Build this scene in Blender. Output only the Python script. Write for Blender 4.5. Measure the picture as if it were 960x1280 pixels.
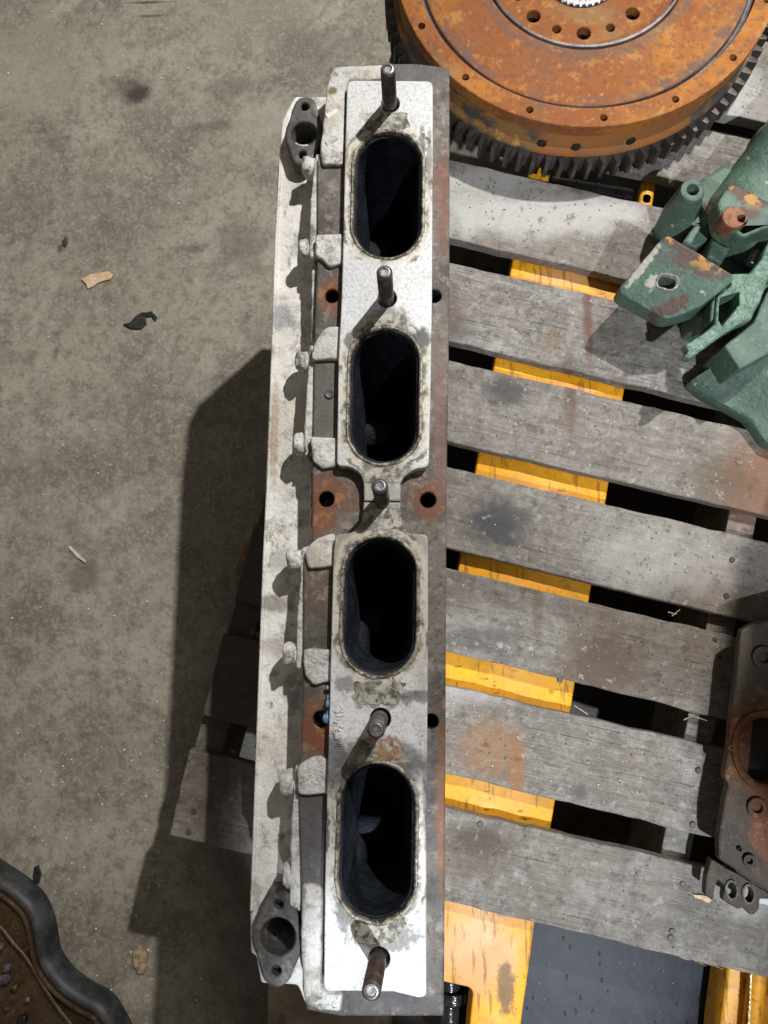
import bpy, bmesh, math, random
import numpy as np
from mathutils import Vector, Matrix, noise
from mathutils.geometry import tessellate_polygon
random.seed(7)
for o in list(bpy.data.objects): bpy.data.objects.remove(o)
S = bpy.context.scene
COL = S.collection
# ------------------------------------------------------------------ camera
FPX = 925.0
CAM = Vector((0, 0, 1.28))
_n = Vector(((515-480)/FPX, -(770-640)/FPX, -1)).normalized()
ROT = _n.rotation_difference(Vector((0, 0, -1))).to_matrix()
cd = bpy.data.cameras.new('camera'); cam = bpy.data.objects.new('camera', cd); COL.objects.link(cam)
cam.matrix_world = Matrix.Translation(CAM) @ ROT.to_4x4()
cd.sensor_fit = 'VERTICAL'; cd.sensor_height = 36; cd.lens = FPX/1280*36
cd.clip_start = .02; cd.clip_end = 100
S.camera = cam
def W(px, py, z):
    """point of the photograph brought to the height z (metres above the floor)"""
    r = ROT @ Vector(((px-480)/FPX, (640-py)/FPX, -1))
    return CAM + r*((z-CAM.z)/r.z)
def WP(pts, z): return [W(x, y, z).xy for x, y in pts]
# ------------------------------------------------------------------ world and lamps
ZG = -.12          # workshop floor (the pallet is lifted off it by the fork)
w = bpy.data.worlds.new("World"); S.world = w; w.use_nodes = True
bg = w.node_tree.nodes['Background']; bg.inputs[0].default_value = (.30, .27, .235, 1); bg.inputs[1].default_value = .50
def spot(name, loc, aim, power, col, size, blend, rad):
    l = bpy.data.lights.new(name, 'SPOT'); o = bpy.data.objects.new(name, l); COL.objects.link(o)
    l.energy = power; l.color = col; l.spot_size = math.radians(size); l.spot_blend = blend; l.shadow_soft_size = rad
    o.location = loc; o.rotation_euler = (Vector(aim)-Vector(loc)).to_track_quat('-Z', 'Y').to_euler()
    return o
spot('workshop_lamp', (1.05, 1.76, 2.78), (.05, .85, .2), 440, (1, .955, .90), 58, .8, .032)
spot('split_bay_lamp', (.50, -1.32, 2.7), (.15, -.43, .3), 345, (.90, .955, 1), 16.2, .3, .026)  # narrow cone stands in for a person blocking this lamp
spot('split_bay_lamp', (.64, -1.28, 2.7), (.42, .52, .2), 300, (.93, .97, 1), 21, .8, .028)  # added second cone of the same lamp, brightening the right side
S.view_settings.view_transform = 'Standard'; S.view_settings.look = 'None'
S.view_settings.exposure = 0; S.view_settings.gamma = 1
S.render.engine = 'CYCLES'
# ------------------------------------------------------------------ material language
class M:
    """small expression builder over shader nodes"""
    def __init__(s, name):
        s.m = bpy.data.materials.new(name); s.m.use_nodes = True; s.nt = s.m.node_tree
        s.b = s.nt.nodes['Principled BSDF']
        s.g = s.nt.nodes.new('ShaderNodeNewGeometry').outputs['Position']
        tc = s.nt.nodes.new('ShaderNodeTexCoord').outputs['Object']
        oi = s.nt.nodes.new('ShaderNodeObjectInfo').outputs['Random']
        s.rnd = oi
        vm = s.nt.nodes.new('ShaderNodeVectorMath'); vm.operation = 'ADD'
        cx = s.nt.nodes.new('ShaderNodeCombineXYZ'); mu = s.math('MULTIPLY', oi, 37.0)
        s.nt.links.new(mu, cx.inputs[0]); s.nt.links.new(mu, cx.inputs[2])
        s.nt.links.new(tc, vm.inputs[0]); s.nt.links.new(cx.outputs[0], vm.inputs[1])
        s.o = vm.outputs[0]
        sp = s.nt.nodes.new('ShaderNodeSeparateXYZ'); s.nt.links.new(s.g, sp.inputs[0])
        s.x, s.y, s.z = sp.outputs
        s.seed = random.random()*50
    def lk(s, v, i):
        if isinstance(v, (int, float)): i.default_value = v
        elif isinstance(v, tuple): i.default_value = (*v, 1) if len(v) == 3 and len(i.default_value) == 4 else v
        else: s.nt.links.new(v, i)
    def math(s, op, a, b=0.0, c=None, clamp=False):
        n = s.nt.nodes.new('ShaderNodeMath'); n.operation = op; n.use_clamp = clamp
        s.lk(a, n.inputs[0]); s.lk(b, n.inputs[1])
        if c is not None: s.lk(c, n.inputs[2])
        return n.outputs[0]
    def noise(s, scale, detail=4, rough=.55, stretch=None, src=None, dist=0, off=None):
        n = s.nt.nodes.new('ShaderNodeTexNoise'); mp = s.nt.nodes.new('ShaderNodeMapping')
        s.seed += 3.7
        o = s.seed if off is None else off
        mp.inputs['Location'].default_value = (o, o*1.3, o*.7)
        if stretch: mp.inputs['Scale'].default_value = stretch
        s.nt.links.new(src if src is not None else s.g, mp.inputs[0]); s.nt.links.new(mp.outputs[0], n.inputs['Vector'])
        n.inputs['Scale'].default_value = scale; n.inputs['Detail'].default_value = detail
        n.inputs['Roughness'].default_value = rough; n.inputs['Distortion'].default_value = dist
        return n.outputs[0]
    def ramp(s, v, lo, hi):
        n = s.nt.nodes.new('ShaderNodeMapRange'); n.interpolation_type = 'SMOOTHSTEP'
        s.lk(v, n.inputs[0]); n.inputs[1].default_value = lo; n.inputs[2].default_value = hi
        return n.outputs[0]
    def mask(s, scale, lo, hi, **k): return s.ramp(s.noise(scale, **k), lo, hi)
    def mix(s, f, a, b):
        n = s.nt.nodes.new('ShaderNodeMix'); n.data_type = 'RGBA'
        s.lk(f, n.inputs[0]); s.lk(a, n.inputs[6]); s.lk(b, n.inputs[7]); return n.outputs[2]
    def mul(s, a, b): return s.math('MULTIPLY', a, b, clamp=True)
    def vor(s, scale, src=None, feat='F1', rnd=1):
        n = s.nt.nodes.new('ShaderNodeTexVoronoi'); n.feature = feat; n.inputs['Scale'].default_value = scale
        n.inputs['Randomness'].default_value = rnd
        s.nt.links.new(src if src is not None else s.g, n.inputs['Vector']); return n.outputs['Distance']
    def specks(s, scale, r, keep=.5):
        """small dots: dark or light grains"""
        return s.mul(s.ramp(s.vor(scale), r, r*.6), s.mask(scale*.13, keep, keep+.08, detail=2))
    def spot(s, x, y, rx, ry=None, amp=.5, nscale=60, soft=.35, rot=0):
        """stain with a ragged edge at a place"""
        ry = ry or rx
        dx = s.math('SUBTRACT', s.x, x); dy = s.math('SUBTRACT', s.y, y)
        c, sn = math.cos(rot), math.sin(rot)
        u = s.math('DIVIDE', s.math('ADD', s.math('MULTIPLY', dx, c), s.math('MULTIPLY', dy, sn)), rx)
        v = s.math('DIVIDE', s.math('SUBTRACT', s.math('MULTIPLY', dy, c), s.math('MULTIPLY', dx, sn)), ry)
        d = s.math('SQRT', s.math('ADD', s.math('MULTIPLY', u, u), s.math('MULTIPLY', v, v)))
        nn = s.math('MULTIPLY', s.math('SUBTRACT', s.noise(nscale, detail=5, rough=.65), .5), amp*3)
        return s.ramp(s.math('ADD', d, nn), 1+soft, 1-soft)
    def pspot(s, px, py, z, rx, ry=None, **k):
        p = W(px, py, z); return s.spot(p.x, p.y, rx, ry, **k)
    def vmax(s, *a):
        r = a[0]
        for b in a[1:]: r = s.math('MAXIMUM', r, b)
        return r
    def done(s, col, rough=.7, metal=0.0, bump=None, bs=.3, bd=.002, spec=None, coat=None):
        s.lk(col, s.b.inputs['Base Color']); s.lk(rough, s.b.inputs['Roughness']); s.lk(metal, s.b.inputs['Metallic'])
        if spec is not None: s.lk(spec, s.b.inputs['Specular IOR Level'])
        if coat is not None: s.lk(coat, s.b.inputs['Coat Weight']); s.b.inputs['Coat Roughness'].default_value = .2
        if bump is not None:
            n = s.nt.nodes.new('ShaderNodeBump'); n.inputs['Strength'].default_value = bs; n.inputs['Distance'].default_value = bd
            s.nt.links.new(bump, n.inputs['Height']); s.nt.links.new(n.outputs[0], s.b.inputs['Normal'])
        return s.m
# ------------------------------------------------------------------ geometry helpers
def link(name, bm, mat, parent=None, smooth=None, loc=None, rotz=None):
    me = bpy.data.meshes.new(name); bmesh.ops.recalc_face_normals(bm, faces=bm.faces[:]); bm.to_mesh(me); bm.free()
    o = bpy.data.objects.new(name, me); COL.objects.link(o)
    if mat: me.materials.append(mat)
    if parent: o.parent = parent
    if loc is not None: o.location = loc
    if rotz is not None: o.rotation_euler.z = rotz
    if smooth is not None:
        for p in me.polygons: p.use_smooth = True
        me.set_sharp_from_angle(angle=math.radians(21 if smooth == 40 else smooth))
    return o
def tag(o, label=None, cat=None, group=None, kind=None):
    if label: o['label'] = label
    if cat: o['category'] = cat
    if group: o['group'] = group
    if kind: o['kind'] = kind
    return o
def empty(name, loc, label, cat, group=None):
    o = bpy.data.objects.new(name, None); COL.objects.link(o); o.location = loc; o.empty_display_size = .05
    return tag(o, label, cat, group)
def rebase(root):
    """parts were built in world coordinates: keep them there under a moved root"""
    inv = Matrix.Translation(-root.location)
    for c in root.children: c.matrix_parent_inverse = inv
def area(p): return sum(p[i][0]*p[(i+1) % len(p)][1]-p[(i+1) % len(p)][0]*p[i][1] for i in range(len(p)))/2
def ccw(p): return [Vector((q[0], q[1])) for q in (p if area(p) > 0 else p[::-1])]
def rounded(pts, r, n=5):
    """polygon with rounded corners (r: one radius or one per corner)"""
    p = ccw(pts); out = []
    rr = list(r) if isinstance(r, (list, tuple)) else [r]*len(p)
    if isinstance(r, (list, tuple)) and area(pts) < 0: rr = rr[::-1]
    for i, c in enumerate(p):
        a = p[i-1]; b = p[(i+1) % len(p)]
        ra = min(rr[i], (a-c).length*.45, (b-c).length*.45)
        if ra < 1e-5: out.append(c); continue
        s = c+(a-c).normalized()*ra; e = c+(b-c).normalized()*ra
        for k in range(n+1):
            t = k/n; out.append((1-t)**2*s+2*t*(1-t)*c+t*t*e)
    return out
def resample(p, step):
    out = []
    for i in range(len(p)):
        a = p[i]; b = p[(i+1) % len(p)]; n = max(1, int((b-a).length/step))
        for k in range(n): out.append(a.lerp(b, k/n))
    return out
def jitter(p, amp, freq, seed=0):
    return [q+Vector((noise.noise(Vector((q.x*freq, q.y*freq, seed))), noise.noise(Vector((q.x*freq, q.y*freq, seed+9)))))*amp for q in p]
def offset(p, d):
    """grow (d>0) or shrink a ccw loop along its vertex normals"""
    out = []
    for i in range(len(p)):
        a = p[i-1]; b = p[(i+1) % len(p)]; c = p[i]
        e1 = (c-a); e2 = (b-c)
        if e1.length < 1e-9: e1 = e2
        if e2.length < 1e-9: e2 = e1
        n1 = Vector((e1.y, -e1.x)).normalized(); n2 = Vector((e2.y, -e2.x)).normalized()
        m = (n1+n2); m = m.normalized() if m.length > 1e-6 else n1
        out.append(c+m*d/max(.5, m.dot(n1)))
    return out
def prism(bm, outer, z0, z1, holes=(), bev=0, zh=None, hbev=0, zf=None, cap0=False):
    """vertical prism of a polygon, softly chamfered at the top, with holes going down to zh
    zf(x,y) may replace the flat top"""
    outer = ccw(outer); holes = [ccw(h) for h in holes]
    Z = (lambda q, dz=0: (zf(q.x, q.y) if zf else z1)+dz)
    def ring(pl, z): return [bm.verts.new((q.x, q.y, z if not callable(z) else z(q))) for q in pl]
    def wall(a, b):
        for i in range(len(a)):
            j = (i+1) % len(a)
            try: bm.faces.new((a[i], a[j], b[j], b[i]))
            except ValueError: pass
    rings = [ring(outer, z0)]
    if bev:
        rings.append(ring(outer, lambda q: Z(q, -bev)))
        rings.append(ring(offset(outer, -bev*.32), lambda q: Z(q, -bev*.3)))
        top2 = offset(outer, -bev)
    else: top2 = outer
    rings.append(ring(top2, lambda q: Z(q)))
    for a, b in zip(rings, rings[1:]): wall(a, b)
    allv = list(rings[-1]); loops = [[Vector((q.x, q.y, 0)) for q in top2]]
    for h in holes:
        h2 = offset(h, hbev) if hbev else h
        r0 = ring(h2, lambda q: Z(q)); allv += r0
        loops.append([Vector((q.x, q.y, 0)) for q in h2])
        if hbev: r1 = ring(h, lambda q: Z(q, -hbev)); wall(r0, r1)
        else: r1 = r0
        r2 = ring(h, zh if zh is not None else z0); wall(r1, r2)
    for t in tessellate_polygon(loops):
        try: bm.faces.new([allv[i] for i in t])
        except ValueError: pass
    if cap0:
        try: bm.faces.new(rings[0][::-1])
        except ValueError: pass
    return bm
def stadium(cx, cy, r, hl, ang=0, n=16):
    """long hole: half length hl between its centres, along y, turned by ang"""
    out = []
    for k in range(n+1):
        a = math.pi*k/n; out.append((r*math.cos(a), hl+r*math.sin(a)))
    for k in range(n+1):
        a = math.pi+math.pi*k/n; out.append((r*math.cos(a), -hl+r*math.sin(a)))
    c, s = math.cos(ang), math.sin(ang)
    return [Vector((cx+x*c-y*s, cy+x*s+y*c)) for x, y in out]
def circle(cx, cy, r, n=28, ry=None): return [Vector((cx+r*math.cos(2*math.pi*k/n), cy+(ry or r)*math.sin(2*math.pi*k/n))) for k in range(n)]
def loft(bm, loops, close_last=False, close_first=False):
    rs = [[bm.verts.new(v) for v in l] for l in loops]
    for a, b in zip(rs, rs[1:]):
        for i in range(len(a)):
            j = (i+1) % len(a); bm.faces.new((a[i], a[j], b[j], b[i]))
    if close_last: bm.faces.new(rs[-1])
    if close_first: bm.faces.new(rs[0][::-1])
    return rs
def lathe(bm, prof, cx, cy, n=64, rz=None, cap=True, axis=None):
    loops = []
    for r, z in prof: loops.append([Vector((cx+r*math.cos(2*math.pi*k/n), cy+r*math.sin(2*math.pi*k/n), z)) for k in range(n)])
    loft(bm, loops, close_last=cap)
def tube(bm, a, b, ra, rb=None, n=20, cham=.0, cap=True):
    """round bar from a to b"""
    a = Vector(a); b = Vector(b); rb = ra if rb is None else rb
    d = (b-a).normalized(); q = d.to_track_quat('Z', 'Y').to_matrix(); L = (b-a).length
    prof = [(ra, 0), (rb, L-cham)] + ([(rb-cham, L)] if cham else [])
    loops = [[a+q@Vector((r*math.cos(2*math.pi*k/n), r*math.sin(2*math.pi*k/n), z)) for k in range(n)] for r, z in prof]
    loft(bm, loops, close_last=cap, close_first=cap)
def hexah(bm, bottom, top):
    """solid between two quads/polys of 3-D points"""
    loft(bm, [[Vector(p) for p in bottom], [Vector(p) for p in top]], close_last=True, close_first=True)
def bevelmod(o, wd, seg=2, ang=35):
    m = o.modifiers.new('bevel', 'BEVEL'); m.width = wd; m.segments = seg; m.limit_method = 'ANGLE'; m.angle_limit = math.radians(ang)
    return o
def lump(bm, c, r, seed=0, amp=.25, sub=3, freq=1.3):
    """rounded casting lump"""
    t = bmesh.new(); bmesh.ops.create_icosphere(t, subdivisions=sub, radius=1)
    for v in t.verts:
        d = v.co.copy()
        # push towards a box shape
        m = max(abs(d.x), abs(d.y), abs(d.z)); bx = d/m
        d = d.lerp(bx, .45)
        d *= 1+amp*noise.noise(v.co*freq+Vector((seed, seed, 0)))
        v.co = Vector((c[0]+d.x*r[0], c[1]+d.y*r[1], c[2]+d.z*r[2]))
    me = bpy.data.meshes.new('t'); t.to_mesh(me); t.free(); bm.from_mesh(me); bpy.data.meshes.remove(me)

Z_DECK, Z_TOP, Z_BODY, Z_RAIL, Z_FL = .200, .480, .466, .418, .440
# port centres along the head (leans very slightly in the picture)
PORTS = [(-.0268, .4857, .0398, .0386), (-.0303, .2445, .0392, .0388), (-.0348, .0110, .0396, .0345), (-.0366, -.2299, .0393, .0380)]
LEAN = -.0157

# ------------------------------------------------------------------ materials
def m_concrete():
    m = M('workshop_concrete')
    c = m.mix(m.mask(3.2, .38, .62, detail=5), (.225, .205, .165), (.325, .30, .245))
    c = m.mix(m.mul(m.mask(5, .48, .62, detail=8, rough=.7), .65), c, (.15, .136, .112))
    c = m.mix(m.mul(m.mask(4.0, .50, .62, detail=8, rough=.7), .65), c, (.40, .375, .315))
    c = m.mix(m.mul(m.mask(38, .44, .66, detail=6, rough=.7), .6), c, (.125, .112, .09))
    c = m.mix(m.mul(m.mask(20, .54, .68, detail=7, rough=.75), .5), c, (.09, .08, .066))
    c = m.mix(m.mul(m.mask(140, .50, .66, detail=4), .5), c, (.40, .375, .325))
    c = m.mix(m.mul(m.mask(95, .50, .68, detail=5, rough=.7), .45), c, (.12, .108, .09))
    c = m.mix(m.mul(m.mask(55, .54, .66, detail=6, rough=.7), .35), c, (.36, .33, .27))
    c = m.mix(m.mul(m.mask(14, .62, .7, detail=8, rough=.7, stretch=(1, 3.4, 1)), .45), c, (.11, .1, .085))
    c = m.mix(m.mul(m.mask(24, .60, .66, detail=8, rough=.8), .55), c, (.075, .065, .052))
    c = m.mix(m.mul(m.mask(31, .60, .66, detail=8, rough=.8), .5), c, (.48, .45, .39))
    # streaks and stains with a place of their own
    for px, py, rx, ry, st, col in [(172, 118, .022, .018, .9, (.035, .03, .025)), (165, 112, .035, .03, .6, (.055, .048, .04)), (400, 60, .10, .05, .3, (.13, .12, .095)), (185, 3, .045, .003, .8, (.05, .045, .04)), (188, 20, .03, .003, .7, (.06, .05, .045)), (285, 110, .07, .02, .45, (.1, .09, .075)), (270, 158, .05, .012, .5, (.1, .09, .075)), (300, 300, .05, .04, .5, (.11, .1, .085)), (240, 312, .03, .01, .6, (.09, .08, .07)), (75, 310, .006, .012, .8, (.07, .06, .05)), (82, 300, .004, .01, .8, (.06, .05, .045)), (70, 440, .006, .015, .6, (.1, .09, .07)), (40, 80, .16, .12, .4, (.42, .385, .31)), (105, 720, .03, .03, .6, (.09, .075, .06)), (330, 150, .07, .05, .45, (.40, .38, .32)), (310, 20, .12, .08, .35, (.36, .34, .28)), (140, 60, .02, .05, .4, (.36, .34, .28))]:
        c = m.mix(m.mul(m.pspot(px, py, ZG, rx, ry, amp=.7, nscale=26, soft=.5), st), c, col)
    c = m.mix(m.mul(m.specks(70, .09, .56), .9), c, (.62, .58, .5))
    c = m.mix(m.mul(m.specks(95, .10, .58), .8), c, (.04, .035, .03))
    # shade on the floor under and beside the pallet, painted dark
    floor_shade = m.spot(-.06, -.42, .33, .55, amp=.22, nscale=6, soft=.3)
    c = m.mix(m.mul(floor_shade, .85), c, (.045, .036, .028))
    floor_shade = m.spot(.55, .15, .62, .85, amp=.2, nscale=5, soft=.2, rot=-.25)
    c = m.mix(m.mul(floor_shade, .9), c, (.022, .02, .018))
    b = m.math('ADD', m.noise(60, detail=6, rough=.7), m.math('MULTIPLY', m.noise(9), 1.2))
    r = m.math('ADD', m.math('MULTIPLY', m.noise(20, detail=4), .4), .38)
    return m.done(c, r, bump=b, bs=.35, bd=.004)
def m_wood(name, light=1.0):
    m = M(name)
    st = (1, 9, 9)
    c = m.mix(m.mask(9, .35, .65, src=m.o, stretch=st, detail=6), tuple(v*light for v in (.145, .130, .115)), tuple(v*light for v in (.225, .210, .192)))
    c = m.mix(m.mul(m.mask(22, .42, .64, detail=7, rough=.78), .7), c, (.115, .103, .092))
    c = m.mix(m.mul(m.mask(75, .48, .64, detail=5, rough=.7), .55), c, (.33, .32, .305))
    c = m.mix(m.mul(m.mask(110, .48, .64, detail=4, rough=.7), .55), c, (.10, .09, .082))
    c = m.mix(m.mul(m.mask(16, .54, .7, detail=7, rough=.7), .5), c, (.37, .365, .35))
    c = m.mix(m.mul(m.mask(30, .5, .62, src=m.o, stretch=(1, 14, 14), detail=7, rough=.7), .28), c, tuple(v*light for v in (.39, .385, .375)))
    c = m.mix(m.mul(m.mask(40, .52, .66, src=m.o, stretch=(.7, 20, 20), detail=6, rough=.7), .45), c, (.085, .076, .07))
    c = m.mix(m.mul(m.mask(5, .5, .75, detail=5), .4), c, (.12, .105, .09))
    c = m.mix(m.mul(m.mask(3.4, .50, .66, detail=8, rough=.7), .6), c, (.135, .09, .058))
    c = m.mix(m.mul(m.mask(2.2, .52, .64, detail=8, rough=.7), .45), c, (.33, .325, .315))
    c = m.mix(m.mul(m.ramp(m.noise(16, src=m.o, stretch=(.55, 26, 26), detail=4, rough=.6), .63, .67), .85), c, (.035, .03, .026))
    c = m.mix(m.mul(m.ramp(m.noise(26, src=m.o, stretch=(.4, 22, 22), detail=5, rough=.65), .52, .66), .35), c, (.33, .32, .30))
    tint = m.ramp(m.rnd, .2, .9)
    c = m.mix(m.mul(tint, .25), c, (.20, .175, .15))
    c = m.mix(m.mul(m.mask(170, .56, .70, detail=3), .35), c, (.055, .05, .045))
    Zd = Z_DECK
    for px, py, rx, ry, stg, col in [(632, 488, .030, .022, .85, (.055, .053, .055)), (570, 410, .03, .02, .6, (.09, .085, .085)), (625, 652, .040, .036, .9, (.05, .052, .06)), (748, 835, .052, .042, .8, (.075, .045, .028)), (790, 865, .06, .03, .5, (.075, .05, .035)), (600, 800, .05, .02, .6, (.06, .055, .05)), (615, 935, .040, .036, .65, (.26, .135, .055)), (645, 960, .010, .05, .8, (.26, .12, .045)), (735, 395, .007, .07, .7, (.11, .04, .03)), (712, 490, .009, .06, .65, (.10, .05, .035)), (672, 760, .008, .05, .5, (.10, .07, .045)), (950, 600, .055, .06, .75, (.20, .085, .042)), (900, 600, .05, .04, .6, (.10, .075, .05)), (845, 745, .035, .03, .55, (.09, .075, .06)), (600, 1050, .035, .02, .7, (.05, .045, .04)), (590, 1065, .06, .03, .4, (.10, .06, .035)), (690, 425, .012, .016, .5, (.17, .105, .05)), (562, 378, .015, .05, .5, (.10, .055, .04))]:
        c = m.mix(m.mul(m.pspot(px, py, Zd, rx, ry, amp=.5, nscale=45, soft=.55), stg), c, col)
    for px, py, rx, ry, stg in [(660, 270, .17, .035, .75), (600, 225, .1, .03, .6), (930, 130, .06, .05, .5), (945, 1115, .05, .03, .55), (820, 700, .10, .05, .35), (600, 860, .06, .02, .45)]:
        c = m.mix(m.mul(m.pspot(px, py, Zd, rx, ry, amp=.6, nscale=25, soft=.6), stg), c, (.46, .455, .45))
    c = m.mix(m.mul(m.mask(48, .55, .62, detail=8, rough=.8), .6), c, (.055, .047, .04))
    c = m.mix(m.mul(m.mask(11, .55, .68, detail=8, rough=.75), .55), c, (.075, .065, .058))
    c = m.mix(m.mul(m.mask(64, .58, .64, detail=7, rough=.8), .55), c, (.40, .39, .37))
    c = m.mix(m.mul(m.specks(85, .08, .56), .9), c, (.62, .6, .57))
    c = m.mix(m.mul(m.specks(90, .16, .48), .85), c, (.03, .026, .024))
    c = m.mix(m.mul(m.pspot(315, 770, Z_DECK, .075, .26, amp=.35, nscale=18, soft=.35, rot=-.2), .85), c, (.04, .026, .018))  # shade on the left boards painted as dark brown
    b = m.math('ADD', m.math('MULTIPLY', m.noise(30, src=m.o, stretch=(.8, 9, 9), detail=7, rough=.75), .7), m.math('MULTIPLY', m.noise(110, detail=5, rough=.7), .9))
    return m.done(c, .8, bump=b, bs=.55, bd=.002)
def m_yellow():
    m = M('yellow_fork_paint')
    c = m.mix(m.mask(9, .4, .62, detail=4), (.78, .34, .006), (.84, .40, .012))
    c = m.mix(m.mul(m.mask(22, .56, .66, detail=7, rough=.7), .5), c, (.45, .17, .012))
    c = m.mix(m.mul(m.mask(60, .60, .66, detail=6, rough=.75, stretch=(.5, 1.6, 1)), .85), c, (.06, .035, .018))
    c = m.mix(m.mul(m.mask(90, .5, .64, detail=5, rough=.7), .4), c, (.50, .24, .02))
    c = m.mix(m.mul(m.mask(14, .52, .64, detail=7, rough=.75), .55), c, (.52, .27, .03))
    c = m.mix(m.mul(m.specks(130, .16, .5), .8), c, (.10, .06, .03))
    glare = m.vmax(m.pspot(595, 1190, .178, .055, .05, amp=.45, nscale=18, soft=.5), m.mul(m.pspot(720, 345, .178, .07, .016, amp=.3, nscale=30, soft=.4), .8), m.mul(m.pspot(590, 1140, .178, .09, .04, amp=.5, nscale=18, soft=.6), .45))
    c = m.mix(m.mul(glare, .75), c, (.66, .36, .20))  # pale lamp glare on the fork put into the colour
    scr = m.pspot(632, 1235, .178, .012, .034, amp=.5, nscale=110, soft=.3)
    c = m.mix(m.mul(scr, .8), c, (.07, .04, .015))
    sc2 = m.mul(m.mask(30, .60, .64, detail=4, stretch=(5, .6, 1)), .6)
    c = m.mix(sc2, c, (.20, .09, .02))
    r = m.math('ADD', m.math('MULTIPLY', m.noise(30), .3), .36)
    return m.done(c, r, bump=m.noise(45, detail=6), bs=.3, bd=.0015)
def port_sdf(m):
    d = None
    for cx, cy, r, hl in PORTS:
        dx = m.math('SUBTRACT', m.math('SUBTRACT', m.x, cx), m.math('MULTIPLY', m.math('SUBTRACT', m.y, cy), -LEAN))
        dy = m.math('MAXIMUM', m.math('SUBTRACT', m.math('ABSOLUTE', m.math('SUBTRACT', m.y, cy)), hl), 0.0)
        q = m.math('SUBTRACT', m.math('SQRT', m.math('ADD', m.math('MULTIPLY', dx, dx), m.math('MULTIPLY', dy, dy))), r)
        d = q if d is None else m.math('MINIMUM', d, q)
    return d
def m_gasketface():
    m = M('blasted_aluminium_face')
    c = m.mix(m.mask(12, .4, .62, detail=5), (.58, .60, .62), (.70, .715, .73))
    c = m.mix(m.mul(m.mask(330, .47, .60, detail=2), .5), c, (.34, .365, .40))
    c = m.mix(m.mul(m.mask(900, .50, .62, detail=1), .35), c, (.80, .82, .85))
    c = m.mix(m.mul(m.mask(5, .52, .68, detail=5), .3), c, (.44, .43, .36))
    # shade over neck and upper lower plate painted dark, with grime along edges
    for px, py, rx, ry, s in [(478, 650, .07, .05, .75), (430, 690, .03, .05, .6), (525, 730, .012, .09, .65), (525, 1060, .01, .10, .35), (415, 1010, .012, .06, .25), (430, 720, .02, .09, .35)]:
        c = m.mix(m.mul(m.pspot(px, py, Z_TOP, rx, ry, amp=.5, nscale=30, soft=.6), s), c, (.24, .215, .155))
    sd = port_sdf(m)
    nz = m.math('MULTIPLY', m.math('SUBTRACT', m.noise(55, detail=6, rough=.7), .5), .022)
    dd = m.math('ADD', sd, nz)
    ivory = m.ramp(dd, .015, .009)
    c = m.mix(m.mul(ivory, .65), c, (.56, .53, .44))
    dirt = m.mul(m.ramp(dd, .010, .003), m.mask(75, .40, .56, detail=6, rough=.7))
    c = m.mix(m.mul(dirt, .9), c, (.07, .06, .05))
    # ragged grey outline left by the old gasket
    band = m.mul(m.ramp(m.math('ABSOLUTE', m.math('SUBTRACT', dd, .0125)), .0028, .0012), m.mask(26, .50, .60, detail=4))
    c = m.mix(m.mul(band, .85), c, (.08, .078, .08))
    c = m.mix(m.mul(m.mask(16, .54, .72, detail=7, rough=.75), .3), c, (.42, .425, .42))
    c = m.mix(m.mul(m.ramp(m.noise(26, detail=3, stretch=(1.2, 12, 1)), .66, .69), .4), c, (.25, .25, .25))
    c = m.mix(m.mul(m.ramp(m.noise(30, detail=2, stretch=(14, 1.2, 1)), .67, .69), .35), c, (.85, .86, .88))
    lowp = m.mul(m.spot(-.037, -.155, .05, .026, amp=.45, nscale=60, soft=.35), .85)
    c = m.mix(lowp, c, (.10, .098, .10))
    for px, py, rx, ry, s, col in [(478, 935, .022, .012, .85, (.30, .15, .06)), (478, 148, .024, .010, .55, (.27, .26, .22)), (490, 398, .022, .014, .7, (.16, .15, .13)), (526, 425, .010, .014, .9, (.055, .055, .055)), (437, 425, .006, .010, .8, (.09, .09, .085)), (528, 200, .004, .045, .75, (.07, .07, .075)), (537, 205, .003, .04, .6, (.06, .06, .06)), (478, 592, .026, .014, .85, (.13, .12, .10)), (478, 648, .028, .014, .8, (.12, .105, .085)), (476, 868, .030, .014, .8, (.15, .13, .09)), (520, 870, .020, .006, .7, (.08, .08, .08)), (432, 855, .012, .008, .6, (.09, .085, .08)), (480, 1172, .034, .014, .85, (.16, .15, .135)), (430, 1145, .008, .016, .8, (.10, .1, .1)), (533, 1000, .004, .05, .6, (.09, .1, .12)), (424, 585, .01, .004, .3, (.2, .18, .15)), (445, 193, .005, .006, .8, (.12, .11, .08)), (432, 190, .004, .03, .5, (.3, .24, .1)), (418, 950, .012, .03, .8, (.10, .105, .115))]:
        c = m.mix(m.mul(m.pspot(px, py, Z_TOP, rx, ry, amp=.75, nscale=95, soft=.3), s), c, col)
    c = m.mix(m.mul(m.specks(150, .18, .57), .85), c, (.10, .10, .105))
    sc = m.mul(m.mask(55, .63, .66, detail=2, stretch=(3.2, -3.2, 1)), .35)
    c = m.mix(sc, c, (.3, .3, .3))
    h = m.math('ADD', m.noise(420, detail=2), m.math('MULTIPLY', m.noise(30, detail=5), .6))
    r = m.math('ADD', m.math('MULTIPLY', m.noise(60), .2), .42)
    return m.done(c, r, metal=.12, bump=h, bs=.4, bd=.0009)
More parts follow.
